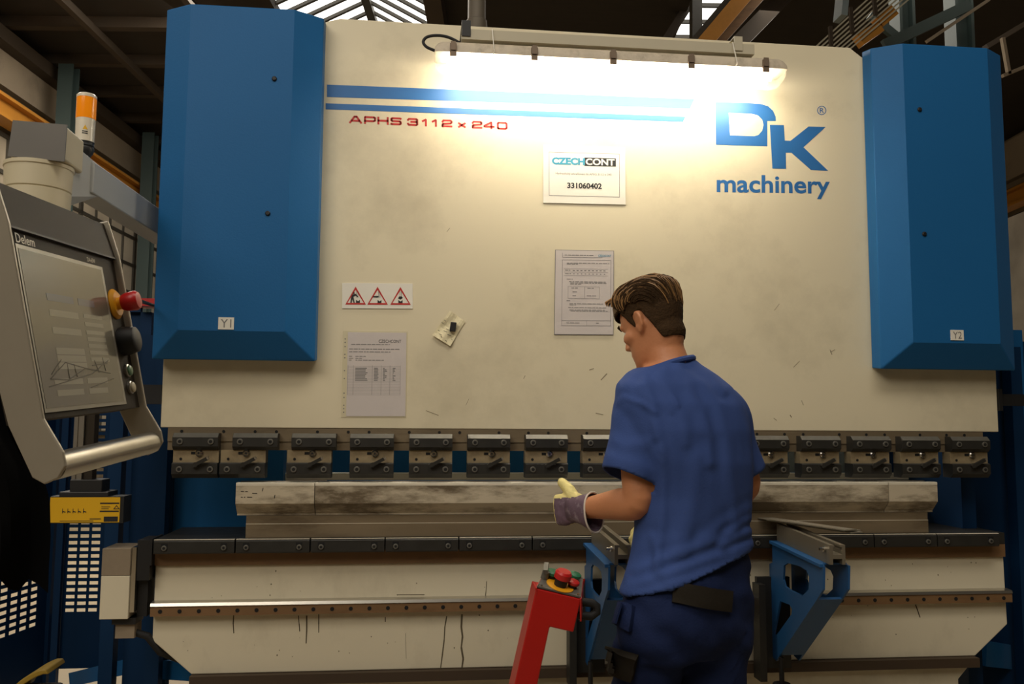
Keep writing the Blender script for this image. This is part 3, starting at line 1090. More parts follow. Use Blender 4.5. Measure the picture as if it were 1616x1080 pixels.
put_text(sg, 'CZECHCONT', P(.73, .922), u, v, OUT, .02, W_ * .22, H_ * .026)
tag(sg.build('instruction_sheet', None, loc=P(.5, 0, 0)), 'grey bordered instruction sheet with small tables, above and left of the worker', 'sheet')

# safety sign with three red triangles
a = at(540, 487, 0); b2 = at(651.5, 487.5, 0); c = at(540, 447, 0)
u, v = (b2 - a).normalized(), (c - a).normalized()
W_, H_ = (b2 - a).length, (c - a).length
sg = MB().use('paper')
flat(sg, 0, 1, 0, 1, .0004, .003)
for i, cx in enumerate((.19, .50, .825)):
    hw, t0, t1 = .145, .15, .86
    o3 = [P(cx - hw, t0), P(cx + hw, t0), P(cx, t1)]
    i3 = [P(cx - hw * .80, t0 + .065), P(cx + hw * .80, t0 + .065), P(cx, t1 - .13)]
    sg.use('print_red')
    sg.fill([o3, i3], OUT * .0006)
    sg.use('print_black')
    dk = lambda pts: sg.fill([[P(cx + x, y_) for x, y_ in pts]], OUT * .0006)
    if i == 0:
        dk([(.005, .22), (.06, .22), (.06, .34), (.035, .28), (.005, .34)])
        dk([(-.075, .22), (-.055, .22), (-.045, .36), (-.03, .22), (-.012, .22), (-.03, .45), (.0, .50), (.03, .44), (.035, .48), (.0, .58), (-.05, .54), (-.065, .42)])
        dk([(-.035, .57), (-.015, .57), (-.012, .63), (-.038, .63)])
    elif i == 1:
        dk([(.0, .22), (.055, .22), (.055, .34), (.03, .28), (.0, .34)])
        dk([(-.065, .44), (.0, .43), (.02, .48), (-.005, .50), (-.06, .49)])
    else:
        dk([(-.03, .22), (.03, .22), (.03, .34), (.0, .28), (-.03, .34)])
        dk([(-.035, .40), (.0, .36), (.035, .42), (.02, .48), (-.02, .48)])
    for k in (-.008, .012):
        sg.prism([P(cx + .02 * (i < 2) + k, .42), P(cx + .02 * (i < 2) + k + .004, .42), P(cx + .02 * (i < 2) + k + .004, .68), P(cx + .02 * (i < 2) + k, .68)], OUT * .0006)
tag(sg.build('warning_sign', None, loc=P(.5, 0, 0)), 'white strip with three red warning triangles beside the left blue cover', 'sign')

# record sheet in a punched plastic sleeve
a = at(538.5, 658.5, 0); b2 = at(641, 658.5, 0); c = at(541.5, 522.5, 0)
u, v = (b2 - a).normalized(), (c - a).normalized()
W_, H_ = (b2 - a).length, (c - a).length
sg = MB().use('sleeve_plastic')
flat(sg, 0, 1, -.004, 1.0, .0004, .0016)
sg.use('paper_dull')
flat(sg, .075, .985, .01, .985, .0015, .003)
sg.use('hole_black')
for t in (.05, .09, .13, .22, .27, .44, .53, .68, .72, .81, .86, .90):
    sg.use('print_grey')
    flat(sg, .025, .045, t, t + .012, .0015, .002)
sg.use('print_grey')
for (s0, s1, t) in ((.13, .73, .84), (.10, .88, .785), (.10, .74, .752), (.10, .16, .70), (.20, .36, .70), (.10, .18, .676), (.20, .30, .676), (.10, .14, .655), (.20, .64, .655)):
    s = s0
    while s < s1 - .01:
        e = min(s1, s + random.uniform(.03, .09))
        flat(sg, s, e, t, t + .008)
        s = e + .01
for i in range(20):
    flat(sg, .085, .90, .255 + i * .0175, .2565 + i * .0175, .0028, .0032)
for s in (.085, .17, .46, .60, .735, .897):
    flat(sg, s, s + .004, .255, .60, .0028, .0032)
for i in range(9):
    for (s0, s1) in ((.20, .40), (.49, .57), (.63, .70), (.78, .83)):
        flat(sg, s0, s1 - random.uniform(0, .05), .42 + i * .0175, .43 + i * .0175, .0028, .0032)
sg.use('print_black')
put_text(sg, 'CZECHCONT', P(.555, .865), u, v, OUT, .0, W_ * .35, H_ * .035)
tag(sg.build('record_sheet', None, loc=P(.5, 0, 0)), 'grey record sheet with a table in a punched plastic sleeve', 'sheet')

# crumpled note and the magnet that holds it
cn = [(710, 490.5), (734, 507.5), (710.5, 546.5), (682.5, 529)]
nb = MB().use('note_paper')
NN = 8
g = []
for j in range(NN + 1):
    for i in range(NN + 1):
        s, t = i / NN, j / NN
        p = (1 - s) * (1 - t) * V(cn[0]) + s * (1 - t) * V(cn[1]) + s * t * V(cn[2]) + (1 - s) * t * V(cn[3])
        d = .004 + .012 * max(0, t - .6) ** 1.2 * 2 + .006 * max(0, s - .7) + .002 * math.sin(s * 9 + t * 4)
        g.append(at(p.x, p.y, -d))
vs = g + [p + V((0, .0008, 0)) for p in g]
fs = []
M_ = (NN + 1) ** 2
for j in range(NN):
    for i in range(NN):
        q = j * (NN + 1) + i
        fs += [(q, q + 1, q + NN + 2, q + NN + 1), (M_ + q, M_ + q + NN + 1, M_ + q + NN + 2, M_ + q + 1)]
nb.add(vs, fs)
nb.use('print_black')
for (px, py, l) in ((697, 509, 3), (701, 505, 2.5), (700, 522, 5), (704, 519, 4), (696, 531, 2), (693, 527, 4), (706, 528, 6), (709, 522, 3), (712, 535, 2), (691, 521, 3), (703, 537, 2)):
    y_ = -.0095 if py > 519 else -.0078
    nb.bar(at(px, py, y_ - .003), at(px + l, py + 2.2, y_ - .003), .0016, .0005, up=(0, 1, 0))
tag(nb.build('paper_note', None, loc=at(708, 518, -.004), fix=False), 'small tilted handwritten cream note held by a black magnet', 'note')
mb = MB()
Mx = Matrix.Translation(at(715, 516, -.016)) @ Matrix.Rotation(.12, 4, 'Y')
mb.box(-.011, .011, -.007, .007, -.017, .017, Mx)
tag(mb.build('magnet', 'black', bevel=.002, loc=at(715, 516, -.016)), 'black block magnet stuck on the tilted note', 'magnet')

# ------------------------------------------------------------------ lamp over the ram
LY = -.14
l0, l1 = at(686, 88, LY), at(1234, 115, LY)
lx0, lx1 = l0.x, l1.x
lz = (at(690, 91, LY).z + at(1230, 118, LY).z) / 2
LP = thing('strip_lamp', ((lx0 + lx1) / 2, LY, lz), 'lit fluorescent strip lamp hanging across the top of the ram', 'lamp')


def half_shell(up, r_w, r_h, x0, x1, inset=.03):
    rr = []
    for (x, k) in ((x0, .55), (x0 + .012, .86), (x0 + inset, 1.0), (x1 - inset, 1.0), (x1 - .012, .86), (x1, .55)):
        ring_ = []
        for i in range(13):
            a_ = math.pi * i / 12
            ring_.append(V((x, LY - math.cos(a_) * r_w * (.8 + .2 * k), lz + up * (.001 + (math.sin(a_) ** .6) * r_h * k))))
        rr.append(ring_)
    return rr


hs = MB().rings(half_shell(1, .055, .052, lx0, lx1))
hs.build('housing', 'lamp_housing', LP, smooth=True)
MB().rings(half_shell(-1, .052, .055, lx0 + .004, lx1 - .004)).build('diffuser', 'shell', LP, smooth=True, label='clear plastic cover')
for yy in (-.024, .024):
    tbm = MB()
    tbm.cyl((lx0 + .055, LY + yy, lz - .022), (lx1 - .055, LY + yy, lz - .022), .013, seg=14)
    tbm.build('tube', 'tube', LP, smooth=True, label='glowing white tube')
for px in (715, 843, 967, 1090, 1207):
    x = at(px, 95, LY - .05).x
    c_ = MB()
    c_.box(x - .012, x + .012, LY - .062, LY - .054, lz - .018, lz + .03)
    c_.box(x - .009, x + .009, LY - .066, LY - .06, lz + .004, lz + .036)
    c_.build('clip', 'clip', LP)
cz = lz + .062
ch = MB()
cxa, cxb = at(728, 60, LY).x, at(1186, 90, LY).x
ch.box(cxa, cxb, LY - .03, LY + .03, cz, cz + .006)
ch.box(cxa, cxb, LY - .03, LY - .024, cz + .006, cz + .038)
ch.box(cxa, cxb, LY + .024, LY + .03, cz + .006, cz + .038)
ch.build('mounting_channel', 'lamp_channel', LP)
for px, py in ((735, 34), (1160, 59)):
    x = at(px, 60, LY).x
    zt = at(px, py, LY - .03).z
    s = MB()
    s.box(x - .016, x + .016, LY - .034, LY - .0305, cz + .01, zt)
    s.box(x - .016, x + .016, LY - .034, -.0006, zt, zt + .003)
    s.box(x - .016, x + .016, -.0036, -.0006, zt - .05, zt)
    s.build('hanger_strap', 'black' if px < 800 else 'lamp_channel', LP)
for px in (774, 1150):
    x = at(px, 80, LY).x
    s = MB()
    s.tube([(x + .003, LY - .034, cz + .04), (x + .008, LY - .064, lz + .01), (x + .004, LY - .05, lz - .012)], .0018, 6)
    s.build('cable_tie', 'paper', LP)
cb = MB()
kp = [at(686, 80, LY), at(673, 74, LY), at(668, 66, LY), at(674, 58.5, LY), at(690, 56, LY), at(708, 59, LY), at(726, 68, LY)]
kq = [kp[0]] + kp + [kp[-1]]
kk_ = []
for i in range(1, len(kq) - 2):
    for k in range(6):
        t_ = k / 6
        a, b2, c, d = kq[i - 1:i + 3]
        kk_.append((b2 * 2 + (c - a) * t_ + (a * 2 - b2 * 5 + c * 4 - d) * t_ * t_ + (b2 * 3 - a - c * 3 + d) * t_ ** 3) * .5)
cb.tube(kk_ + [kp[-1]], .0055, 10)
cb.build('cable', 'black_rubber', LP, smooth=True)

# ------------------------------------------------------------------ sheet supports: grooved rail on a blue bracket
def yz(px, py, x):
    "measured photo point on the upright plane x"
    r = ray(px, py)
    p = CAM + r * ((x - CAM.x) / r.x)
    return p.y, p.z


def support(x0, y1, label):
    root = thing('sheet_support', (x0 + .027, -.05, .55), label, 'support', 'sheet supports on the guide rail')
    zf = .972
    y0 = -.068
    up = lambda y: zf + .058 * (y - y1)
    r = MB()

    def lng(m, xa, xb, ta, tb, ya=y1, yb=y0):
        "piece running out along the support, xa..xb wide, ta..tb below the sloping top"
        m.hexa([V((xa, ya, up(ya) - ta)), V((xb, ya, up(ya) - ta)), V((xb, ya, up(ya) - tb)), V((xa, ya, up(ya) - tb))],
               [V((xa, yb, up(yb) - ta)), V((xb, yb, up(yb) - ta)), V((xb, yb, up(yb) - tb)), V((xa, yb, up(yb) - tb))])
    lng(r, x0, x0 + .011, 0, .062)
    lng(r, x0 + .042, x0 + .053, 0, .062)
    lng(r, x0 + .011, x0 + .042, .030, .044)
    lng(r, x0 + .011, x0 + .016, 0, .007)
    lng(r, x0 + .037, x0 + .042, 0, .007)
    r.build('rail', 'alu_profile', root)
    br = MB()
    fl = lambda y: up(y) - .0625
    outer = [(-.07, fl(-.07) - .004), (y1 + .004, fl(y1) - .004), (y1 + .012, .83), (y1 + .064, .785), (-.085, .508), (-.045, .515), (-.04, .70), (-.04, .845), (-.07, .855)]
    k = -(y1 + .487)
    sc = (y1 + .04) / (-.487 + .04)
    mv = lambda pts: [((y + .04) * sc - .04, z) for y, z in pts]
    h1 = mv([yz(px, py, 1.313) for px, py in ((1237, 893), (1243, 889), (1262, 894), (1273, 901), (1277, 911), (1276, 931), (1266, 941), (1246, 931), (1239, 926), (1236, 915))])
    h2 = mv([yz(px, py, 1.313) for px, py in ((1231, 949), (1246, 955), (1250, 962), (1249, 970), (1226, 1002), (1221, 1002))])
    for xa in (x0 - .020, x0 + .064):
        br.fill([[V((xa, y, z)) for y, z in pl_] for pl_ in (outer, h1, h2)], V((.007, 0, 0)))
    xa, xb = x0 - .013, x0 + .064
    br.hexa([V((xa, y1 + .058, .79)), V((xb, y1 + .058, .79)), V((xb, -.12, .537)), V((xa, -.12, .537))],
            [V((xa, y1 + .064, .796)), V((xb, y1 + .064, .796)), V((xb, -.12, .545)), V((xa, -.12, .545))])
    lng(br, x0 - .020, x0 + .071, .0625, .068, y1 + .03)
    lng(br, x0 - .030, x0 - .0135, .062, .072, y1 + .01, -.069)
    br.build('bracket', 'bracket_blue', root)
    sl = MB()
    sl.box(x0 - .075, x0 + .05, -.055, -.036, .475, .80)
    sl.box(x0 - .085, x0 - .06, -.10, -.036, .44, .78)
    sl.build('slide', 'clamp_black', root)
    kb = MB()
    c0 = V((x0 - .015, -.12, .44))
    kb.cyl(c0, c0 + V((0, 0, .09)), .009, seg=10)
    kb.lathe(c0, -Z, [(0, .03), (.012, .036), (.02, .03)], 14)
    kb.build('hand_knob', 'black', root, smooth=True)
    bo = MB()
    bo.lathe(V((x0, y1 + .03, up(y1) - .016)), V((-1, 0, 0)), [(0, .009), (.008, .009), (.009, .005), (.020, .005)], 12)
    bo.build('bolt', 'chrome', root)
    return root


support(.640, -.441, 'blue bracket with a grooved rail at the worker\'s left side')
support(1.333, -.486, 'blue bracket with a grooved rail carrying steel strips, right of the worker')

# flat steel strips lying on the right support
for i, (p0, p1, dz, lb) in enumerate((((1150, 812), (1352, 842), 0, 'lowest of the flat steel strips lying across the right support'),
                                      ((1156, 811), (1349, 839), .0045, 'middle flat steel strip stacked on the right support'),
                                      ((1160, 812), (1343, 838), .009, 'topmost of the flat steel strips on the right support'))):
    z = .9985 + dz
    a, b2 = atz(*p0, z + .002), atz(*p1, z + .002)
    d = (b2 - a).normalized()
    a = b2 - d * .62
    s = MB()
    nrm = Z.cross(d).normalized()
    w = .026
    s.hexa([a + nrm * w, b2 + nrm * w, b2 - nrm * w, a - nrm * w], [q + V((0, 0, .004)) for q in (a + nrm * w, b2 + nrm * w, b2 - nrm * w, a - nrm * w)])
    tag(s.build('steel_strip', 'strip_steel', loc=(a + b2) / 2), lb, 'strip', 'steel strips on the right support')

# ------------------------------------------------------------------ red control stand
RYd = -1.0
RS = thing('control_stand', atz(800, 1080, 0.0) * 0 + V((at(800, 1080, RYd).x - .10, RYd, 0)), 'leaning red control stand with push buttons left of the worker', 'control stand')
DP = .11
fr_ = [(846, 929), (917, 946), (905, 998.5), (867.5, 990), (829, 1170), (793.5, 1162)]
front = [at(px, py, RYd) for px, py in fr_]
tilt = V((0, -.06, -.045))
body_ = MB().prism(front, V((0.004, DP, .0))).build('post', 'red_paint', RS, bevel=.003)
# continue the leaning post to its foot plate
pl0, pl1 = front[5], front[4]
dv = (front[5] - front[0]).normalized()
k_ = (pl0.z - .045) / -dv.z
ft = MB()
ft.hexa([pl0, pl1, pl1 + V((0, DP, 0)), pl0 + V((0, DP, 0))], [q + dv * k_ for q in (pl0, pl1, pl1 + V((0, DP, 0)), pl0 + V((0, DP, 0)))])
ft.build('post_foot', 'red_paint', RS)
fc = (pl0 + pl1) / 2 + dv * k_
MB().box(fc.x - .14, fc.x + .16, RYd - .12, RYd + .26, 0, .045).build('foot_plate', 'black', RS, bevel=.006)
# top panel tilted towards the worker
tl, tr = front[0] + V((.001, .002, .002)), front[1] + V((-.001, .002, .002))
bl_, brr = at(862, 902.5, RYd + DP), at(919.5, 914, RYd + DP)
n_ = (tr - tl).cross(bl_ - tl).normalized()
if n_.z < 0:
    n_ = -n_
tp = MB().use('cap_grey')
tp.hexa([tl, tr, brr, bl_], [q + n_ * .004 for q in (tl, tr, brr, bl_)])
tp.build('button_panel', None, RS)
TPp = lambda s, t, d=.004: tl * (1 - s) * (1 - t) + tr * s * (1 - t) + brr * s * t + bl_ * (1 - s) * t + n_ * d
s = MB().use('red_paint')
for ed in ((tl, bl_), (tr, brr), (bl_, brr)):
    s.bar(ed[0] - Z * .03, ed[1] - Z * .03, .004, .06)
s.build('panel_skirt', 'red_paint', RS)
s = MB().use('chrome')
for (u_, v_) in ((.04, .05), (.10, .05), (.93, .06), (.15, .93), (.93, .93)):
    s.lathe(TPp(u_, v_), n_, [(0, .004), (.003, .003)], 10)
s.build('screw', None, RS)


def button(u_, v_, m, r, h, cap, name):
    o_ = MB().use('black')
    o_.lathe(TPp(u_, v_), n_, [(0, r * .75), (h * .6, r * .75)], 16)
    o_.use(m)
    o_.lathe(TPp(u_, v_) + n_ * (h * .6), n_, [(0, r), (h * .4, r), (h * .55, r * cap)], 18)
    return o_.build(name, None, RS, smooth=True)


s = MB().use('yellow')
s.lathe(TPp(.48, .30), n_, [(0, .036), (.0015, .036)], 24)
s.build('stop_collar', None, RS)
button(.48, .30, 'red_knob', .022, .036, .8, 'stop_button')
button(.20, .62, 'green_button', .017, .018, .8, 'push_button')
button(.40, .80, 'green_button', .016, .016, .8, 'push_button')
button(.77, .78, 'green_button', .016, .016, .8, 'push_button')
button(.76, .38, 'red_knob', .016, .016, .8, 'push_button')
s = MB().use('clamp_grey')
s.lathe(TPp(.06, .50), n_, [(0, .010), (.02, .010)], 14)
s.bar(TPp(.06, .40, .026), TPp(-.02, .78, .03), .012, .012)
s.build('selector_switch', None, RS)
s = MB()
pa_, pb_ = at(914, 950, RYd + .06), at(912, 972, RYd + .06)
s.tube([pa_, pa_ + V((.035, 0, -.004)), pa_ + V((.046, 0, -.012)), pb_ + V((.05, 0, .008)), pb_ + V((.036, 0, -.002)), pb_], .011, 12)
s.build('side_handle', 'black_rubber', RS, smooth=True)

# ------------------------------------------------------------------ laser guard on its post, left of the ram
GY = -.06
LG = thing('laser_guard', (at(134, 700, GY).x, GY, 1.0), 'silver post with a black block and yellow labelled laser box, left of the ram', 'laser guard')
px0, px1 = at(119, 700, GY).x, at(149, 700, GY).x
s = MB()
z0, z1 = at(130, 768, GY).z, 1.50
s.box(px0, px0 + .012, GY - .02, GY + .03, z0, z1)
s.box(px0 + .018, px0 + .034, GY - .026, GY + .03, z0, z1)
s.box(px0, px1 - .03, GY - .015, GY + .03, z0, z1)
s.build('post', 'bright_steel', LG)
MB().box(px0 + .036, px1 + .002, GY - .014, GY + .03, z0, z1).build('post_dark_side', 'panel_dark', LG)  # darker strip along the right of the post
s = MB()
a = rect_px(112, 757, 162, 780, GY - .03)
s.box(a[0], a[1], GY - .04, GY + .04, a[2], a[3])
a = rect_px(97, 776, 174, 783, GY - .03)
s.box(a[0], a[1], GY - .05, GY + .05, a[2] - .004, a[3])
s.build('block', 'black', LG, bevel=.003)
a = rect_px(79, 784, 194, 826, GY - .05)
s = MB().use('black')
s.box(a[0], a[1], GY - .05, GY + .03, a[2], a[3])
s.use('label_yellow')
s.box(a[0] + .002, a[1] - .012, GY - .0515, GY - .05, a[2] + .003, a[3] - .003)
yy = GY - .0515
w, h = a[1] - a[0], a[3] - a[2]
s.use('print_black')
for (s0, s1, t0, t1) in ((.68, .94, .72, .77), (.68, .94, .42, .47), (.74, .93, .06, .25), (.15, .6, .08, .10), (.55, .7, .15, .18), (.70, .82, .60, .62), (.70, .80, .53, .55)):
    s.box(a[0] + w * s0, a[0] + w * s1, yy - .0006, yy, a[2] + h * t0, a[2] + h * t1)
for i in range(5):
    s.bar((a[0] + w * (.18 + i * .07), yy - .0005, a[2] + h * .45), (a[0] + w * (.22 + i * .07), yy - .0005, a[2] + h * .42), .003, .001, up=(0, 1, 0))
    s.bar((a[0] + w * (.18 + i * .07), yy - .0005, a[2] + h * .38), (a[0] + w * (.18 + i * .07), yy - .0005, a[2] + h * .55), .0015, .001, up=(0, 1, 0))
tri = [V((a[0] + w * q[0], yy, a[2] + h * q[1])) for q in ((.86, .52), (.95, .52), (.905, .68))]
tri2 = [V((a[0] + w * q[0], yy, a[2] + h * q[1])) for q in ((.878, .545), (.932, .545), (.905, .635))]
s.fill([tri, tri2], OUT * .0006)
s.build('laser_box', None, LG, label='flat box with a yellow laser label')
s = MB()
a = rect_px(214, 607, 262, 638, -.01)
s.box(px0, XA - .001, .0, .035, a[2], a[3])
s.box(px0, px1, GY + .03, 0.0, a[2], a[3])
s.build('mounting_arm', 'black', LG)
s = MB()
a = rect_px(1573, 622, 1640, 641, -.01)
s.box(XB + .001, a[1], .0, .03, a[2], a[3])
s.box(XB + .001, XB + .016, -.01, .05, a[2] - .02, a[3] + .02)
tag(s.build('guard_arm', 'black', loc=(a[0], 0, a[2])), 'black arm sticking out at the right end of the ram', 'arm')

# ------------------------------------------------------------------ perforated side guards
def perforated(mb, o, u, v, w, h, cols, rows, x0, z0, px_, pz_, sw, sh, th=.003):
    """sheet with rectangular slots: o lower corner, u along, v up"""
    n_ = u.cross(v).normalized() * th
    us = [0]
    for i in range(cols):
        us += [x0 + i * px_, x0 + i * px_ + sw]
    us.append(w)
    vs_ = [0]
    for j in range(rows):
        vs_ += [z0 + j * pz_, z0 + j * pz_ + sh]
    vs_.append(h)
    base = len(mb.v)
    nu = len(us)
    for z in vs_:
        for x in us:
            mb.v.append(o + u * x + v * z)
    k = len(vs_) * nu
    for z in vs_:
        for x in us:
            mb.v.append(o + u * x + v * z + n_)
    hole = lambda i, j: i % 2 == 1 and j % 2 == 1 and i < nu - 1 and j < len(vs_) - 1
    for j in range(len(vs_) - 1):
        for i in range(nu - 1):
            a_ = base + j * nu + i
            q = (a_, a_ + 1, a_ + nu + 1, a_ + nu)
            if hole(i, j):
                for e in range(4):
                    p1, p2 = q[e], q[(e + 1) % 4]
                    mb.face((p1, p2, p2 + k, p1 + k))
            else:
                mb.face(q)
                mb.face(tuple(x + k for x in q[::-1]))


GBY = 1.0
b0, b1 = at(93, 1050, GBY), at(200, 1050, GBY)
zt = 1.86
zbm = .26
SG = thing('safety_guard', ((b0.x + b1.x) / 2, GBY, 0), 'dark blue perforated guard panel facing front beside the laser post', 'guard', 'blue perforated guards around the machine')
s = MB()
hx0 = at(106.5, 900, GBY).x - b0.x
perforated(s, V((b0.x, GBY, zbm)), X, Z, b1.x - b0.x, zt - zbm, 3, 38, hx0, at(110, 966, GBY).z - zbm, at(124.5, 900, GBY).x - at(106.5, 900, GBY).x, .0297, .037, .015)
s.build('slotted_panel', 'blue_dark', SG)
s = MB()
s.box(b0.x - .03, b0.x - .001, GBY - .03, GBY + .004, 0, zt)
s.box(b1.x, b1.x + .05, GBY - .03, GBY + .02, 0, zt)
s.box(b0.x, b1.x, GBY - .03, GBY - .001, zt, zt + .05)
s.build('frame', 'blue_dark', SG)
a = rect_px(213, 497, 240, 508, .9)
s = MB()
s.box(a[0], a[1] + .03, GBY - .1, GBY, zt + .02, zt + .055)
s.build('switch', 'red_knob', SG)

pA0, pA1 = at(-60, 1052, .35), at(70, 1050, .86)
pA0.z = pA1.z = 0
uA = (pA1 - pA0)
wA = uA.length
uA.normalize()
SA = thing('safety_guard', (pA0 + pA1) / 2, 'dark blue perforated guard door slanting back at the far left', 'guard', 'blue perforated guards around the machine')
s = MB()
perforated(s, V((pA0.x, pA0.y, .20)), uA, Z, wA, 1.60, int((wA - .07) / .066), 40, wA - .06 - int((wA - .07) / .066) * .066, at(78, 968, .985).z - .21, .066, .0297, .045, .015)
s.build('slotted_panel', 'blue_dark', SA)
s = MB()
s.bar(pA0 + Z * .1, pA1 + Z * .1, .03, .2)
s.bar(pA0 + Z * .0, pA0 + Z * 1.86, .04, .04)
s.bar(pA1 + Z * .0, pA1 + Z * 1.86, .03, .03)
s.build('frame', 'blue_dark', SA)

gx = at(1603, 800, .55).x + .05
SR = thing('safety_guard', (gx + .3, .55, 0), 'dark blue perforated guard panel at the far right edge', 'guard', 'blue perforated guards around the machine')
s = MB()
perforated(s, V((gx, .55, .25)), X, Z, .62, 1.5, 8, 40, .012, .16, .066, .0297, .05, .014)
s.build('slotted_panel', 'blue_dark', SR)
s = MB()
s.box(gx - .05, gx, .52, .57, 0, 1.8)
s.box(gx + .62, gx + .67, .52, .57, 0, 1.8)
s.build('frame', 'blue_paint', SR)

#@@PENDANT
# ------------------------------------------------------------------ control pendant with its screen, on the swivel boom
eh = V((.0529, .9965, .0652)).normalized()
n0 = V((.979, -.064, .193))
ev = n0.cross(eh) * -1
ev = eh.cross(n0) * -1 if eh.cross(n0).z < 0 else eh.cross(n0)
ev.normalize()
en = eh.cross(ev).normalized()
if en.x < 0:
    en = -en
O_ = V((-.4630, -2.1780, 1.5490))
PT = lambda a_, b_, c_=0.0: O_ + eh * a_ + ev * b_ + en * c_
CP = thing('control_pendant', PT(.14, -.26, -.05), 'grey swivelling control panel with a screen at the left edge', 'control panel')
UL, UR = -.024, .294
ZT, ZV, ZB2 = .026, .079, -.199


def pbox(mb, a0, a1, b0_, b1_, c0, c1):
    cs = [PT(a_, b_, c_) for a_ in (a0, a1) for b_ in (b0_, b1_) for c_ in (c0, c1)]
    mb.add(cs, [(0, 1, 3, 2), (4, 6, 7, 5), (0, 4, 5, 1), (2, 3, 7, 6), (0, 2, 6, 4), (1, 5, 7, 3)])


# housing: upper visor and front plate
hz = MB()
prof = [(ZV + .002, -.004), (ZT, .004), (ZT - .001, .0), (ZB2, .0), (ZB2, -.035), (ZV, -.045)]
hz.prism([PT(UL, b_, c_) for b_, c_ in prof], eh * (UR - UL))
housing = hz.build('housing', 'panel_dark', CP)
s = MB()
pbox(s, UL + .001, UR - .001, ZT - .001, ZT + .0015, .0005, .0052)
s.build('visor_edge', 'black', CP)
# side plates that run down to the handle
for a_ in (UL, UR):
    s = MB()
    pr = [(ZV + .006, .002), (ZT + .002, .009), (ZB2, .009), (-.240, .024), (-.256, .024), (-.268, .014), (-.272, -.002), (-.262, -.014), (-.20, -.030), (-.0, -.045), (ZV + .006, -.055)]
    s.prism([PT(a_ - (.007 if a_ == UL else -.0005), b_, c_) for b_, c_ in pr], eh * .0065)
    s.build('side_plate', 'alu', CP, bevel=.0015)
s = MB()
s.cyl(PT(UL + .0, -.254, .006), PT(UR, -.254, .006), .016, seg=24)
s.build('handle', 'bright_steel', CP, smooth=True)
# screen with its bezel and picture
s = MB()
pbox(s, -.008, .241, -.192, .008, -.001, .0022)
s.build('screen_bezel', 'screen_frame', CP)
s = MB().use('screen')
pbox(s, -.0035, .2335, -.187, .003, .0, .0026)
SW = .233
SHh = .184


def sbox(m, s0, s1, t0, t1):
    s.use(m)
    pbox(s, SW * s0, SW * s1, -SHh * t1, -SHh * t0, .0025, .0029)


sbox('screen_blue', .20, .52, .25, .30)
sbox('screen_blue', .58, .80, .25, .30)
for i, t in enumerate((.36, .48, .62, .67, .72)):
    sbox('screen_light', .20, .55, t, t + .045)
for t in (.36, .42, .48, .53, .58, .63, .68):
    sbox('screen_light', .62, .88, t, t + .03)
for (s0, s1, t) in ((.13, .45, .905), (.52, .78, .905), (.12, .46, .83), (.52, .80, .83)):
    sbox('screen_light', s0, s1, t, t + .04)
s.use('screen_line')
for (q0, q1) in (((.08, .83), (.28, .72)), ((.28, .72), (.52, .76)), ((.52, .76), (.28, .84)), ((.28, .84), (.08, .83)), ((.05, .88), (.6, .80)), ((.6, .80), (.86, .70)), ((.3, .73), (.3, .84)), ((.52, .76), (.86, .80)),
                 ((.62, .74), (.84, .72)), ((.1, .80), (.24, .70)), ((.38, .73), (.40, .82)), ((.55, .9), (.9, .84)), ((.66, .70), (.7, .79)), ((.78, .68), (.8, .78))):
    s.bar(PT(SW * q0[0], -SHh * q0[1], .0028), PT(SW * q1[0], -SHh * q1[1], .0028), .0012, .0006, up=en)
s.build('screen', None, CP, label='dim grey display')
s = MB().use('lens_white')
put_text(s, 'Delem', PT(-.002, .0105, .0004), eh, ev, en, .01, .046, .0115)
s.build('lettering', None, housing)
s = MB().use('lens_white')
put_text(s, 'DA-65W', PT(.196, .0115, .0004), eh, ev, en, .0, .026, .006)
s.build('lettering', None, housing)
s = MB().use('yellow')
s.lathe(PT(.2675, -.044, .0), en, [(0, .0225), (.002, .0225), (.006, .018)], 26)
s.build('stop_collar', None, CP, smooth=True)
s = MB().use('yellow')
s.lathe(PT(.2675, -.044, .006), en, [(0, .009), (.006, .009)], 16)
s.use('red_knob')
s.lathe(PT(.2675, -.044, .012), en, [(0, .011), (.006, .0135), (.020, .0145), (.024, .012), (.025, .006)], 20)
s.build('emergency_stop', None, CP, smooth=True, label='red mushroom button')
s = MB()
s.lathe(PT(.2700, -.100, .0), en, [(0, .021), (.010, .021), (.022, .0185), (.024, .015)], 26)
s.build('knob', 'black', CP, smooth=True)
for (b_, m, lb) in ((-.1435, 'green_lit', 'lit green button'), (-.1685, 'white_button', 'off white button')):
    s = MB().use('bright_steel')
    s.lathe(PT(.2690, b_, .0), en, [(0, .0098), (.003, .0098), (.004, .0085)], 20)
    s.use(m)
    s.lathe(PT(.2690, b_, .003), en, [(0, .0078), (.003, .0078), (.0042, .006)], 18)
    s.build('push_button', None, CP, smooth=True, label=lb)
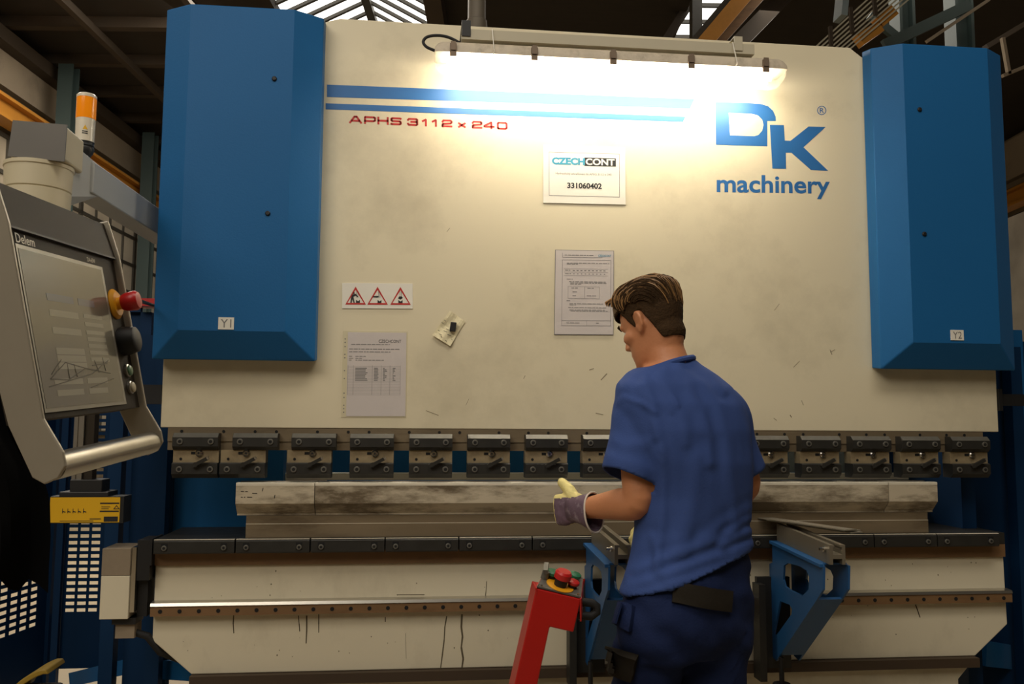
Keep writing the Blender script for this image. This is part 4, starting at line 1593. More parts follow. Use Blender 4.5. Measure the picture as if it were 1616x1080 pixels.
# swivel joint and boom, going back to the machine frame
JY = -.62
jc = at(60, 300, JY)
zt_, zb_ = at(60, 263, JY).z, at(60, 355, JY).z
rj = (at(112, 300, JY).x - at(9, 300, JY).x) / 2
s = MB()
s.lathe(V((jc.x, JY, zb_)), Z, [(0, rj * .96), ((zt_ - zb_) * .55, rj * .98), ((zt_ - zb_) * .56, rj * .94), ((zt_ - zb_) * .58, rj * .98), ((zt_ - zb_) * .93, rj), ((zt_ - zb_) * .94, rj * 1.03), (zt_ - zb_, rj * 1.03)], 32)
s.build('swivel_drum', 'cream_cast', CP, smooth=True)
bx0, bx1, bz0, bz1 = rect_px(19, 195, 101, 263, JY - .07)
s = MB()
s.box(bx0, bx1, JY - .07, JY + .07, zt_ + .002, bz1)
s.build('boom_head', 'cream_cast', CP, bevel=.006)
s = MB()
s.hexa([V((bx0 - .004, JY - .076, zt_ + .006)), V((bx1 + .002, JY - .076, zt_ - .004)), V((bx1 + .004, JY - .076, bz1 + .001)), V((bx0 + .004, JY - .076, bz1 + .008))],
       [V((bx0 - .004, JY - .0705, zt_ + .006)), V((bx1 + .002, JY - .0705, zt_ - .004)), V((bx1 + .004, JY - .0705, bz1 + .001)), V((bx0 + .004, JY - .0705, bz1 + .008))])
s.build('end_cap', 'cap_grey', CP)
# boom: tapered gusset then a long box section
g_ = MB()
bA = at(140, 288, -.42)
bB = at(250, 345, .22)
hA = (at(140, 263, -.42).z - at(140, 312, -.42).z)
dB = (bB - bA)
dB.z = 0
g_.bar(bA + dB * -.1, bA + dB * 1.12, .08, hA)
g_.build('boom', 'boom_grey', CP, bevel=.004)
g_ = MB()
zA = bA.z
g_.hexa([V((bx1 - .03, JY - .05, zA - .11)), V((bx1 - .03, JY + .06, zA - .11)), V((bx1 - .03, JY + .06, bz1 - .01)), V((bx1 - .03, JY - .05, bz1 - .01))],
        [bA + V((.035, -.02, -hA / 2)), bA + V((-.05, .03, -hA / 2)), bA + V((-.05, .03, hA / 2)), bA + V((.035, -.02, hA / 2))])
g_.build('boom_gusset', 'boom_grey', CP)
g_ = MB()
# lower arm from the drum out to the back of the pendant
pe = PT(.13, -.06, -.05)
g_.tube([V((jc.x, JY, zb_ + .01)), V((jc.x, JY, 1.72)), V((jc.x - .02, JY - .05, 1.66)), V((pe.x - .22, pe.y + .05, 1.52)), V((pe.x - .16, pe.y, pe.z)), pe], .028, 14)
g_.build('lower_arm', 'cream_cast', CP, smooth=True)
MB().tube([PT(.283, -.05, -.03), PT(.33, -.052, -.03), at(205, 470, -.9), at(242, 482, 0.22)], .006, 8).build('cable', 'black_rubber', CP, smooth=True)

# signal beacon on the boom
BY = -.42
bc = at(134, 215, BY)
mpp = (at(152, 200, BY).x - at(116, 200, BY).x) / 36.0
SBn = thing('signal_beacon', V((at(131, 278, BY).x, BY, bA.z + hA / 2)), 'amber and white signal beacon standing on the grey boom', 'beacon')
bx_ = at(134, 215, BY).x


def zpx(py):
    return at(134, py, BY).z


s = MB()
s.lathe(V((bx_, BY, bA.z + hA / 2 + .004)), Z, [(0, .004), (.012, .006), (zpx(248) - bA.z - hA / 2, .019)], 20)
s.build('stem', 'boom_grey', SBn, smooth=True)
s = MB()
s.lathe(V((bx_, BY, zpx(248))), Z, [(0, .018), (.012, .026), (zpx(236) - zpx(248), .029), (zpx(233) - zpx(248), .027), (zpx(231) - zpx(248), .029), (zpx(228) - zpx(248), .027), (zpx(225) - zpx(248), .029)], 24)
s.build('base', 'black', SBn, smooth=True)
s = MB()
s.lathe(V((bx_, BY, zpx(225))), Z, [(0, .0275), (zpx(189) - zpx(225), .0285)], 28)
wl = s.build('white_lens', 'lens_white', SBn, smooth=True)
s = MB().use('label_yellow')
tr_ = [V((bx_ + .008 + q[0], BY - .0272 + q[1], zpx(208) + q[2])) for q in ((-.006, 0, 0), (.008, .003, 0), (.001, .001, .014))]
s.fill([tr_], V((.0, -.001, 0)))
s.use('print_black')
for k in (0, -.006):
    s.hexa([V((bx_ + .001, BY - .0285, zpx(212) + k)), V((bx_ + .016, BY - .0245, zpx(212) + k)), V((bx_ + .016, BY - .0245, zpx(212) + k + .0035)), V((bx_ + .001, BY - .0285, zpx(212) + k + .0035))],
           [V((bx_ + .001, BY - .027, zpx(212) + k)), V((bx_ + .016, BY - .023, zpx(212) + k)), V((bx_ + .016, BY - .023, zpx(212) + k + .0035)), V((bx_ + .001, BY - .027, zpx(212) + k + .0035))])
s.build('sticker', None, wl)
s = MB()
s.lathe(V((bx_, BY, zpx(189) + .0005)), Z, [(0, .0285), (.002, .029), (zpx(156) - zpx(189), .029)], 28)
s.build('amber_lens', 'amber', SBn, smooth=True)
s = MB()
s.lathe(V((bx_, BY, zpx(156) + .0005)), Z, [(0, .0295), (.008, .0295), (.013, .024), (.014, .01)], 28)
s.build('cap', 'lens_white', SBn, smooth=True)

# black jacket hanging behind and below the pendant
JK = MB()
JD = -1.75
out = [(-60, 540), (0, 560), (16, 640), (30, 690), (66, 745), (79, 790), (80, 850), (75, 922), (58, 941), (49, 924), (38, 914), (22, 940), (0, 936), (-60, 930)]
N_ = 14
lft, rgt = [], []
rows = 22
ja = []
def edge_x(py):
    pr_ = [(540, -40), (570, 2), (640, 16), (690, 30), (745, 66), (790, 79), (850, 80), (915, 76), (945, 74)]
    for i in range(len(pr_) - 1):
        if pr_[i][0] <= py <= pr_[i + 1][0]:
            t_ = (py - pr_[i][0]) / (pr_[i + 1][0] - pr_[i][0])
            return pr_[i][1] + (pr_[i + 1][1] - pr_[i][1]) * t_
    return 74
for side in (0, 1):
    for j in range(rows + 1):
        for i in range(N_ + 1):
            s_ = i / N_
            py = 545 + (915 - 545) * j / rows
            x_r = edge_x(py)
            px = -140 + (x_r + 140) * s_
            if j == rows:
                py = 925 + 12 * math.sin(s_ * 26 + .8)
            dep = .045 * math.sin(math.pi * min(1, max(0, s_))) + .012 * math.sin(s_ * 17 + j * .15)
            ja.append(at(px, py, JD + (dep if side else -dep)))
kk = (rows + 1) * (N_ + 1)
fs = []
for side in (0, 1):
    for j in range(rows):
        for i in range(N_):
            q = side * kk + j * (N_ + 1) + i
            fs.append((q, q + 1, q + N_ + 2, q + N_ + 1))
for i in range(N_):
    fs += [(i, i + 1, kk + i + 1, kk + i), (rows * (N_ + 1) + i, rows * (N_ + 1) + i + 1, kk + rows * (N_ + 1) + i + 1, kk + rows * (N_ + 1) + i)]
JK.add(ja, fs)
tag(JK.build('jacket', 'jacket', smooth=True, loc=at(20, 560, JD)), 'black jacket hanging below the control panel at the left edge', 'jacket')

# yellow hooded thing low at the left
hd = thing('foot_pedal', at(58, 1075, .2) * 1.0, 'yellow hooded foot pedal low at the bottom left corner', 'pedal')
hc = at(60, 1064, .2)
hd.location = V((hc.x, .2, 0))
s = MB()
rr = []
for i in range(9):
    a_ = math.pi * i / 8
    rr.append((math.cos(a_), math.sin(a_)))
tiltM = Matrix.Translation(hc) @ Matrix.Rotation(-.55, 4, 'Y') @ Matrix.Scale(.85, 4)
ou = [tiltM @ V((-.075 + .15 * i / 8, -.09, .018 * math.sin(math.pi * i / 8) ** .5)) for i in range(9)]
lo = [tiltM @ V((-.075 + .15 * i / 8, -.09, .018 * math.sin(math.pi * i / 8) ** .5 - .022)) for i in range(9)]
s.prism(ou + lo[::-1], (0, .16, 0))
s.build('hood', 'hood_yellow', hd, bevel=.004)
MB().box(hc.x - .06, hc.x + .07, .12, .26, 0.0, hc.z - .045).build('body', 'black', hd, bevel=.01)
MB().box(hc.x - .03, hc.x + .04, .10, .119, .05, hc.z - .09).build('pedal', 'clamp_black', hd)
# grey wiry bundle on the floor at the right
b = MB()
bc_ = atz(1612, 1074, .06)
for i in range(7):
    rr_ = .20 - .012 * i
    zz = .02 + .022 * i
    b.tube([bc_ + V((.1 + rr_ * 1.2 * math.cos(a_ * .2618), rr_ * math.sin(a_ * .2618), zz - .06 + .006 * math.sin(a_ * 1.7 + i))) for a_ in range(25)], .014, 8, cap=False)
tag(b.build('cable_coil', 'bundle', smooth=True, loc=bc_ + V((.1, 0, -.06))), 'grey coil lying on the floor at the bottom right corner', 'coil')
#@@PERSON
# ------------------------------------------------------------------ the worker
PY = -.72
TH = math.radians(25)
BL = V((-math.cos(TH), -math.sin(TH), 0))      # the body's left
BF = V((-math.sin(TH), math.cos(TH), 0))       # the body's front


def S(px, py, dy=0.0):
    return at(px, py, PY + dy)


MPP = (S(1100, 700).x - S(1000, 700).x) / 100.0


def oval(c, u, v, a, b, n=32, e=2.3):
    r = []
    for k in range(n):
        t = 2 * math.pi * k / n
        cc, ss = math.cos(t), math.sin(t)
        r.append(c + u * (a * math.copysign(abs(cc) ** (2 / e), cc)) + v * (b * math.copysign(abs(ss) ** (2 / e), ss)))
    return r


def body_ring(px, py, hw_px, b, dy=0.0, e=2.3, shrink=0.0):
    w = hw_px * MPP
    a = math.sqrt(max(1e-6, w * w - (b * math.sin(TH)) ** 2)) / math.cos(TH)
    return oval(S(px, py, dy), BL, BF, a - shrink, b - shrink, e=e)


def limb(mb, pts, rads, seg=18):
    "tapering limb with rounded ends"
    pts = [V(p) for p in pts]
    p, r = [], []
    d0 = (pts[0] - pts[1]).normalized()
    d1 = (pts[-1] - pts[-2]).normalized()
    for t in (.96, .7, .35):
        p.append(pts[0] + d0 * rads[0] * t)
        r.append(rads[0] * math.sqrt(max(.02, 1 - t * t)))
    p += pts
    r += list(rads)
    for t in (.35, .7, .96):
        p.append(pts[-1] + d1 * rads[-1] * t)
        r.append(rads[-1] * math.sqrt(max(.02, 1 - t * t)))
    mb.tube(p, r, seg)


def spline(pts, n):
    "smooth path through points (Catmull-Rom), pts are (Vector, radius)"
    P_ = [pts[0]] + list(pts) + [pts[-1]]
    op, orr = [], []
    for i in range(1, len(P_) - 2):
        for k in range(n):
            t = k / n
            def cr(a, b_, c_, d_):
                return (b_ * 2 + (c_ - a) * t + (a * 2 - b_ * 5 + c_ * 4 - d_) * t * t + (b_ * 3 - a - c_ * 3 + d_) * t ** 3) * .5
            op.append(cr(*[P_[i + q][0] for q in (-1, 0, 1, 2)]))
            orr.append(cr(*[P_[i + q][1] for q in (-1, 0, 1, 2)]))
    op.append(pts[-1][0])
    orr.append(pts[-1][1])
    return op, orr


def fuse(mb, voxel, smooth=6, factor=.5):
    "one continuous surface out of overlapping closed pieces"
    me = mb.mesh('fuse', 'skin')
    o = bpy.data.objects.new('fuse', me)
    COL.objects.link(o)
    m = o.modifiers.new('r', 'REMESH')
    m.mode = 'VOXEL'
    m.voxel_size = voxel
    sm_ = o.modifiers.new('s', 'SMOOTH')
    sm_.iterations = smooth
    sm_.factor = factor
    bpy.context.view_layer.update()
    dg = bpy.context.evaluated_depsgraph_get()
    res = bpy.data.meshes.new_from_object(o.evaluated_get(dg))
    bpy.data.objects.remove(o)
    bpy.data.meshes.remove(me)
    res.materials.clear()
    return res


def place(me, name, mats, parent, smooth=True, label=None):
    off = world_off(parent) if parent else V((0, 0, 0))
    for v in me.vertices:
        v.co = v.co - off
    me.materials.clear()
    for m in mats:
        me.materials.append(MATS[m])
    if smooth:
        me.polygons.foreach_set('use_smooth', [True] * len(me.polygons))
    me.name = name
    o = bpy.data.objects.new(name, me)
    COL.objects.link(o)
    if parent:
        o.parent = parent
    if label:
        o['label'] = label
    return o


def trimmed(me, tests, even=8):
    "drop the faces whose centre fails a test, so that clothes are open at their hems"
    bm = bmesh.new()
    bm.from_mesh(me)
    kill = [f for f in bm.faces if any(t(f.calc_center_median(), f.normal) for t in tests)]
    bmesh.ops.delete(bm, geom=kill, context='FACES')
    bmesh.ops.delete(bm, geom=[v for v in bm.verts if not v.link_faces], context='VERTS')
    for _ in range(even):
        nw = {}
        for v in bm.verts:
            if v.is_boundary:
                nb_ = [e.other_vert(v).co for e in v.link_edges if e.is_boundary]
                if len(nb_) == 2:
                    nw[v] = v.co * .5 + (nb_[0] + nb_[1]) * .25
        for v, c in nw.items():
            v.co = c
    bm.to_mesh(me)
    bm.free()
    return me


def thick(o, t, off=-1):
    s_ = o.modifiers.new('thickness', 'SOLIDIFY')
    s_.thickness = t
    s_.offset = off
    return s_


# head frame: turned to the left and bent down
HC = S(1032, 516, .035)
HP = Matrix.Translation(HC) @ Matrix.Rotation(math.radians(40), 4, 'Z') @ Matrix.Rotation(math.radians(-25), 4, 'X') @ Matrix.Rotation(math.radians(2), 4, 'Y')
HEAD = [(-.116, .080, .035, .018), (-.108, .092, .012, .034), (-.092, .097, -.012, .047), (-.068, .098, -.038, .056), (-.04, .095, -.062, .063), (-.012, .091, -.084, .069),
        (.015, .089, -.096, .073), (.04, .093, -.101, .076), (.065, .090, -.099, .076), (.088, .076, -.086, .068), (.105, .054, -.064, .054), (.116, .026, -.034, .034), (.120, .008, -.012, .014)]


def head_rings(grow=0.0, top=0.0, zmin=-1):
    out_ = []
    for (z, yf, yb, w) in HEAD:
        if z < zmin:
            continue
        g = grow + top * max(0, min(1, (z - .03) / .08))
        c = V((0, (yf + yb) / 2, z + top * max(0, min(1, (z - .03) / .08))))
        out_.append([HP @ p for p in oval(c, X, Yv, w + g, (yf - yb) / 2 + g, 32, 2.15)])
    return out_


bd = MB()
bd.rings(head_rings())
hl = lambda pts, rads, seg=12: limb(bd, [HP @ V(p) for p in pts], rads, seg)
hl([(0, .090, .030), (0, .100, .004), (0, .111, -.016)], [.008, .009, .011])                # nose
hl([(-.012, .102, -.022), (.012, .102, -.022)], [.008, .008])
hl([(-.040, .080, .034), (0, .091, .036), (.040, .080, .034)], [.010, .011, .010])           # brow
hl([(-.020, .092, -.050), (0, .101, -.049), (.020, .092, -.050)], [.005, .007, .005])        # lips
hl([(-.018, .091, -.061), (0, .099, -.061), (.018, .091, -.061)], [.005, .008, .005])
hl([(-.015, .086, -.098), (.015, .086, -.098)], [.014, .014])                                # chin
for sx in (-1, 1):
    hl([(sx * .046, .066, -.012), (sx * .052, .050, -.012)], [.020, .020])                   # cheekbone
    # ear: rim, inner bowl and lobe
    er = [(sx * .071, .010, .026), (sx * .080, -.002, .034), (sx * .087, -.016, .028), (sx * .088, -.021, .010), (sx * .083, -.015, -.008), (sx * .077, -.002, -.020), (sx * .072, .006, -.024)]
    hl(er, [.0055, .0065, .0065, .006, .006, .0075, .007], 10)
    hl([(sx * .073, .0, .012), (sx * .078, -.010, .012), (sx * .076, -.008, -.006)], [.010, .010, .009], 10)
    hl([(sx * .073, .011, -.002), (sx * .077, .009, -.006)], [.006, .005], 8)
# neck and torso under the shirt
nk = [S(1058, 592, .0), S(1054, 570, .005), S(1048, 548, .012), HP @ V((0, -.030, -.030))]
limb(bd, nk, [.072, .060, .057, .058], 24)
TOR = [(1060, 578, 52, .070, .005), (1062, 592, 76, .085, .0), (1066, 612, 96, .10, -.005), (1074, 640, 104, .115, -.01), (1082, 680, 104, .125, -.012), (1091, 730, 100, .125, -.01), (1093, 790, 93, .118, .0), (1092, 840, 92, .115, .005),
       (1090, 885, 98, .122, .0), (1087, 930, 102, .128, -.005)]
bd.rings([body_ring(a_, b_, c_, d_, e_, shrink=.016) for a_, b_, c_, d_, e_ in TOR] + [body_ring(1083, 975, 100, .125, -.005, shrink=.016), body_ring(1078, 1010, 84, .10, 0, shrink=.01)])
# arms
LSh, LEl, LWr = S(1010, 640, -.045), S(1006, 793, -.07), S(918, 803, .135)
RSh, REl, RWr = S(1146, 655, .06), S(1176, 768, .10), S(1062, 846, .32)
for (sh, el, wr) in ((LSh, LEl, LWr), (RSh, REl, RWr)):
    ctr = (sh * .45 + el * .55)
    fa = el.lerp(wr, .28)
    p_, r_ = spline([(sh, .056), (sh.lerp(el, .35), .054), (ctr.lerp(el, .35), .049), (el, .044), (fa, .046), (el.lerp(wr, .65), .037), (wr, .029)], 4)
    limb(bd, p_, r_, 20)


def hand(mb, wr, dirn, back, thumb, curl, scale=1.0, g=0.0, spread=1.0, thumb_up=.5):
    """palm, four unequal fingers and thumb. dirn: towards fingers, back: out of the back of the hand, thumb: side of the thumb"""
    d, b_ = V(dirn).normalized(), V(back).normalized()
    t_ = d.cross(b_)
    if t_.dot(V(thumb)) < 0:
        t_ = -t_
    t_.normalize()
    b_ = (d.cross(t_)).normalized() if d.cross(t_).dot(b_) > 0 else -(d.cross(t_)).normalized()
    k = scale
    pr = []
    for (s_, w_, h_) in ((.0, .026, .019), (.03, .036, .019), (.06, .042, .017), (.088, .041, .014), (.095, .036, .010)):
        pr.append(oval(V(wr) + d * (s_ * k), t_, b_, w_ * k + g, h_ * k + g, 20, 2.6))
    mb.rings(pr)
    tips = []
    for i, (o_, l_, r_) in enumerate(((.030, .072, .0092), (.010, .080, .0096), (-.010, .075, .0092), (-.029, .060, .0082))):
        kn = V(wr) + d * ((.085 - abs(o_) * .15) * k) + t_ * (o_ * k * spread)
        pts, a_ = [kn - d * .02 * k, kn], 0.0
        p = kn.copy()
        for j, fr_ in enumerate((.45, .30, .25)):
            a_ += curl[j] * (1 + .08 * i)
            dd = d * math.cos(a_) - b_ * math.sin(a_) + t_ * (o_ * spread * .9)
            p = p + dd.normalized() * (l_ * fr_ * k)
            pts.append(p.copy())
        limb(mb, pts, [(r_ + .001) * k + g, r_ * k + g, r_ * .98 * k + g, r_ * .92 * k + g, r_ * .82 * k + g], 12)
        tips.append(p)
    base = V(wr) + d * (.022 * k) + t_ * (.026 * k)
    m1 = base + (d * .55 + t_ * .75 - b_ * .15).normalized() * (.040 * k)
    m2 = m1 + (d * (1 - thumb_up) + t_ * thumb_up - b_ * .25).normalized() * (.027 * k)
    m3 = m2 + (d * (1 - thumb_up * .9) + t_ * thumb_up - b_ * .35).normalized() * (.020 * k)
    limb(mb, [base - d * .01, base, m1, m2, m3], [.016 * k + g, .0155 * k + g, .0125 * k + g, .011 * k + g, .0095 * k + g], 12)
    return d, t_, b_


LD = (S(872, 806, .22) - LWr).normalized()
LB = V((.25, -1, .1))
RD = (S(985, 846, .36) - RWr).normalized()
RB = V((-.1, -.75, .6))
CURL_L, CURL_R = (.75, .85, .55), (.45, .6, .4)
hand(bd, LWr, LD, LB, Z, CURL_L, .97, -.0005, 1.0, .38)
hand(bd, RWr, RD, RB, Z, CURL_R, .97, -.0005, 1.0, .35)
# legs and feet
LHip, RHip = S(1040, 965, -.015), S(1132, 965, .03)
LKn, RKn = S(1008, 1118, .02), S(1118, 1130, .05)
LAn, RAn = V((LKn.x - .005, LKn.y - .05, .10)), V((RKn.x + .01, RKn.y - .03, .10))
for (hp_, kn_, an_, fdir) in ((LHip, LKn, LAn, BF * .9 + BL * .25), (RHip, RKn, RAn, BF - BL * .1)):
    p_, r_ = spline([(hp_, .088), (hp_.lerp(kn_, .5), .078), (kn_, .058), (kn_.lerp(an_, .35) - BF * .012, .056), (kn_.lerp(an_, .75), .042), (an_, .038)], 4)
    limb(bd, p_, r_, 20)
    fd = fdir.normalized()
    limb(bd, [an_ - fd * .03 - Z * .055, an_ + fd * .05 - Z * .055, an_ + fd * .13 - Z * .066], [.036, .036, .028], 14)
body_me = fuse(bd, .0058, 5, .5)
WK = thing('person', V((S(1080, 960).x, PY, 0)), 'person in a blue T-shirt and dark work trousers reaching to the dies with a glove', 'person')
body = place(body_me, 'body', ['skin'], WK)
for sx in (-1, 1):
    e_ = MB()
    e_.lathe(HP @ V((sx * .030, .064, .012)), (HP.to_3x3() @ V((0, 1, 0))), [(0, .002), (.004, .009), (.010, .012), (.016, .0108), (.020, .007), (.022, .001)], 16)
    eo_ = e_.build('eye', 'skin_eye', WK, smooth=True)
    e_ = MB()
    e_.lathe(HP @ V((sx * .030, .0835, .010)), (HP.to_3x3() @ V((0, 1, 0))), [(0, .0062), (.0022, .0058), (.003, .003)], 14)
    e_.build('iris', 'hair_mid', eo_, smooth=True)

# hair: short at the sides and back, long swept back strands on the crown
HI_ = HP.inverted()
hm = MB()
hm.rings(head_rings(.0065, .014))
limb(hm, [HP @ V((0, -.030, -.005)), nk[3], nk[2], nk[1]], [.058, .0615, .0610, .062], 24)
hme = fuse(hm, .0045, 2, .4)


def bald(c, nrm):
    q = HI_ @ c
    ax = abs(q.x)
    if q.y > .045:
        lim = .066 + .10 * max(0, .06 - ax) * .3
    elif q.y > .012:
        lim = -.014 if ax > .05 else .03
        lim = -.012 + (q.y - .012) * 2.1
    elif q.y > -.026:
        lim = .040 - .02 * (.012 - q.y) / .038
        lim = .034
    elif q.y > -.045:
        lim = .034 - (-.026 - q.y) / .019 * .098
    else:
        lim = -.070 + .10 * max(0, ax - .02)
    return q.z < lim


trimmed(hme, [bald])
# longer hair on the crown
for v in hme.vertices:
    q = HI_ @ v.co
    k_ = max(0, min(1, (q.z - .058) / .03))
    dn = (q - V((0, 0, .02))).normalized()
    nn = noise.noise(V((q.x * 70, q.y * 14, q.z * 14)))
    v.co = HP @ (q + dn * (.006 * k_ * (1 + .5 * nn) + .0012 * noise.noise(q * 160)))
hair = place(hme, 'hair', ['hair_side', 'hair_mid'], WK)
for q_ in hme.polygons:
    c_ = HI_ @ (q_.center + world_off(WK))
    q_.material_index = 1 if c_.z > .074 - .35 * min(0, c_.y + .02) else 0
thick(hair, .004)
random.seed(11)
sbv = BVHTree.FromPolygons([HI_ @ (v.co + world_off(WK)) for v in hme.vertices], [tuple(q.vertices) for q in hme.polygons])
HCN = V((0, 0, .025))


def scalp(a_, b_, lift):
    "point over the scalp: a_ from the brow (0) over the crown to the nape (pi), b_ sideways"
    d = V((math.sin(b_), math.cos(b_) * math.cos(a_), math.cos(b_) * math.sin(a_))).normalized()
    h_ = sbv.ray_cast(HCN + d * .4, -d)
    if h_[0] is None or (h_[0] - HCN).dot(d) < .03:
        return None
    return h_[0] + d * lift


sd = MB().use('hair_top')
for i in range(2000):
    b0_ = random.uniform(-1.15, .60)
    a0_ = random.uniform(.80, 2.15)
    ln = random.uniform(.55, 1.05)
    r_ = random.random()
    sd.use('hair_side' if r_ < .10 + .35 * (a0_ > 1.75) + .6 * (b0_ < -.75) else ('hair_mid' if r_ < .34 + .3 * (a0_ > 1.6) else 'hair_top'))
    up_ = random.uniform(0, .008) + (.004 if a0_ < 1.0 else 0)
    pts, rads = [], []
    for k_ in range(8):
        t_ = k_ / 7
        q = scalp(a0_ + ln * t_, b0_ + .30 * t_ + .04 * math.sin(i * 1.7) * t_, .0012 + up_ * math.sin(math.pi * min(1, .12 + t_ * .86)))
        if q is None:
            break
        pts.append(HP @ q)
        rads.append(.0024 * (1 - t_ * .75))
    if len(pts) > 4:
        sd.tube(pts, rads, 5)
for i in range(26):      # quiff standing up over the brow and falling forward on the left
    b0_ = random.uniform(-.55, .55)
    hgt = random.uniform(.010, .024)
    q = [scalp(1.12, b0_, .001), scalp(.92, b0_, .002 + hgt * .8), scalp(.86, b0_ * 1.05, .004 + hgt), scalp(.78, b0_ * 1.1, .003 + hgt * .8)]
    if None in q:
        continue
    pp, pr_ = spline([(HP @ q[0], .003), (HP @ q[1], .0036), (HP @ q[2], .0026), (HP @ q[3], .0006)], 3)
    sd.use(('hair_top', 'hair_mid', 'hair_mid', 'hair_side')[i % 4])
    sd.tube(pp, pr_, 6)
sd.build('strands', None, hair, smooth=True, label='light brown strands swept back')
for sx in (-1, 1):
    eb = MB()
    limb(eb, [HP @ V((sx * .016, .102, .040)), HP @ V((sx * .032, .098, .046)), HP @ V((sx * .048, .084, .042))], [.003, .004, .0022], 8)
    eb.build('eyebrow', 'hair_side', WK, smooth=True)

# T-shirt
sh_ = MB()
SHI = [(1059, 566, 40, .058, .004), (1060, 576, 50, .068, .004), (1062, 590, 76, .086, .0), (1066, 610, 97, .105, -.006), (1074, 640, 106, .122, -.012), (1083, 680, 105, .132, -.014), (1092, 730, 99, .132, -.012),
       (1094, 780, 94, .128, -.004), (1093, 830, 93, .125, .0), (1091, 870, 97, .130, .0), (1089, 905, 103, .137, -.005), (1087, 945, 108, .142, -.006), (1086, 970, 108, .142, -.006)]
sh_.rings([body_ring(*q) for q in SHI])
LSl = S(992, 757, -.066)
RSl = S(1176, 748, .09)
L0, R0 = S(1002, 690, -.055), S(1158, 700, .075)
ldir, rdir = (LSl - L0).normalized(), (RSl - R0).normalized()
ltilt = (ldir + V((-.22, -.05, 0))).normalized()


def sleeve(pts, n_end):
    p_, r_ = spline(pts, 5)
    N_ = len(p_)
    rr_ = []
    for i_, (c_, q_) in enumerate(zip(p_, r_)):
        d_ = (p_[min(i_ + 1, N_ - 1)] - p_[max(0, i_ - 1)]).normalized()
        w_ = max(0, (i_ - N_ + 8) / 7)
        d_ = (d_ * (1 - w_) + V(n_end) * w_).normalized()
        u_ = d_.cross(Yv).normalized()
        v_ = d_.cross(u_).normalized()
        rr_.append([c_ + (u_ * math.cos(t * math.pi / 14) + v_ * math.sin(t * math.pi / 14)) * q_ for t in range(28)])
    sh_.rings(rr_)


sleeve([(S(1030, 622, -.03), .060), (S(1008, 640, -.045), .068), (L0, .073), (LSl, .081)], ltilt)
sleeve([(S(1128, 632, .04), .062), (S(1146, 652, .06), .068), (R0, .068), (RSl, .067)], rdir)
shm = fuse(sh_, .0075, 7, .5)
hem0, hem1 = S(982, 930), S(1190, 858)
hd_ = (hem1 - hem0).normalized()
hn_ = Yv.cross(hd_)
hn_ = hn_ if hn_.z < 0 else -hn_
nkc = S(1059, 571, .004)
nkn = (nk[2] - nk[0]).normalized() + V((-.12, 0, .0))
nkn.normalize()
bm = bmesh.new()
bm.from_mesh(shm)
bmesh.ops.bisect_plane(bm, geom=list(bm.verts) + list(bm.edges) + list(bm.faces), plane_co=hem0, plane_no=hn_, clear_outer=True)
bm.to_mesh(shm)
bm.free()
near = lambda c, e, d: abs((c - e).dot(d)) < .035 and ((c - e) - d * (c - e).dot(d)).length < .088
trimmed(shm, [lambda c, n: near(c, LSl, ltilt) and n.dot(ltilt) > .55, lambda c, n: near(c, RSl, rdir) and n.dot(rdir) > .55,
              lambda c, n: (c - nkc).dot(nkn) > -.004 and (c - nkc).length < .12])
# folds: ridges running along measured lines on the back
FOLDS = [([(1018, 600), (1032, 640), (1042, 690), (1047, 760), (1044, 830), (1036, 900)], .010, 7), ([(1040, 590), (1062, 620), (1078, 660), (1084, 700)], .006, 8), ([(1052, 586), (1085, 610), (1108, 645), (1120, 690), (1122, 730)], .008, 9), ([(1150, 842), (1172, 826), (1190, 818)], .012, 6), ([(1140, 862), (1168, 846), (1190, 838)], .012, 6),
         ([(1072, 580), (1108, 605), (1132, 640), (1146, 690), (1152, 760), (1160, 830)], .008, 8), ([(1096, 572), (1120, 592), (1142, 618)], .006, 6), ([(1010, 610), (1024, 650), (1034, 690)], .007, 6),
         ([(1005, 900), (1060, 880), (1120, 858), (1180, 838)], .010, 8), ([(995, 924), (1060, 903), (1125, 880), (1188, 858)], .010, 7), ([(1110, 850), (1150, 825), (1185, 805)], .007, 8), ([(1060, 930), (1040, 890), (1030, 850)], .006, 7),
         ([(1062, 560), (1040, 572), (1028, 582)], .003, 4), ([(1104, 720), (1096, 790), (1072, 870)], .006, 12), ([(970, 640), (985, 628), (1010, 636), (1036, 652)], .006, 4), ([(958, 690), (985, 705), (1020, 700)], .005, 9), ([(960, 720), (990, 728), (1028, 745)], .004, 8),
         ([(1028, 600), (1046, 624), (1060, 650)], .005, 4), ([(1036, 596), (1054, 616), (1070, 640)], .004, 4)]
FW = [([S(px, py) for px, py in pts], amp, sig * MPP) for pts, amp, sig in FOLDS]


def fold_at(c):
    # where the point is seen on the plane of the back
    r = c - CAM
    p = CAM + r * ((PY - CAM.y) / r.y)
    tot = 0.0
    for pts, amp, sig in FW:
        best = 9
        for i in range(len(pts) - 1):
            a_, b_ = pts[i], pts[i + 1]
            ab = b_ - a_
            t_ = max(0, min(1, (p - a_).dot(ab) / ab.length_squared))
            best = min(best, (p - a_ - ab * t_).length)
        if best < sig * 4:
            tot += .5 * amp * (math.exp(-(best / sig) ** 2) - .45 * math.exp(-((best - 1.8 * sig) / (1.1 * sig)) ** 2))
    return tot


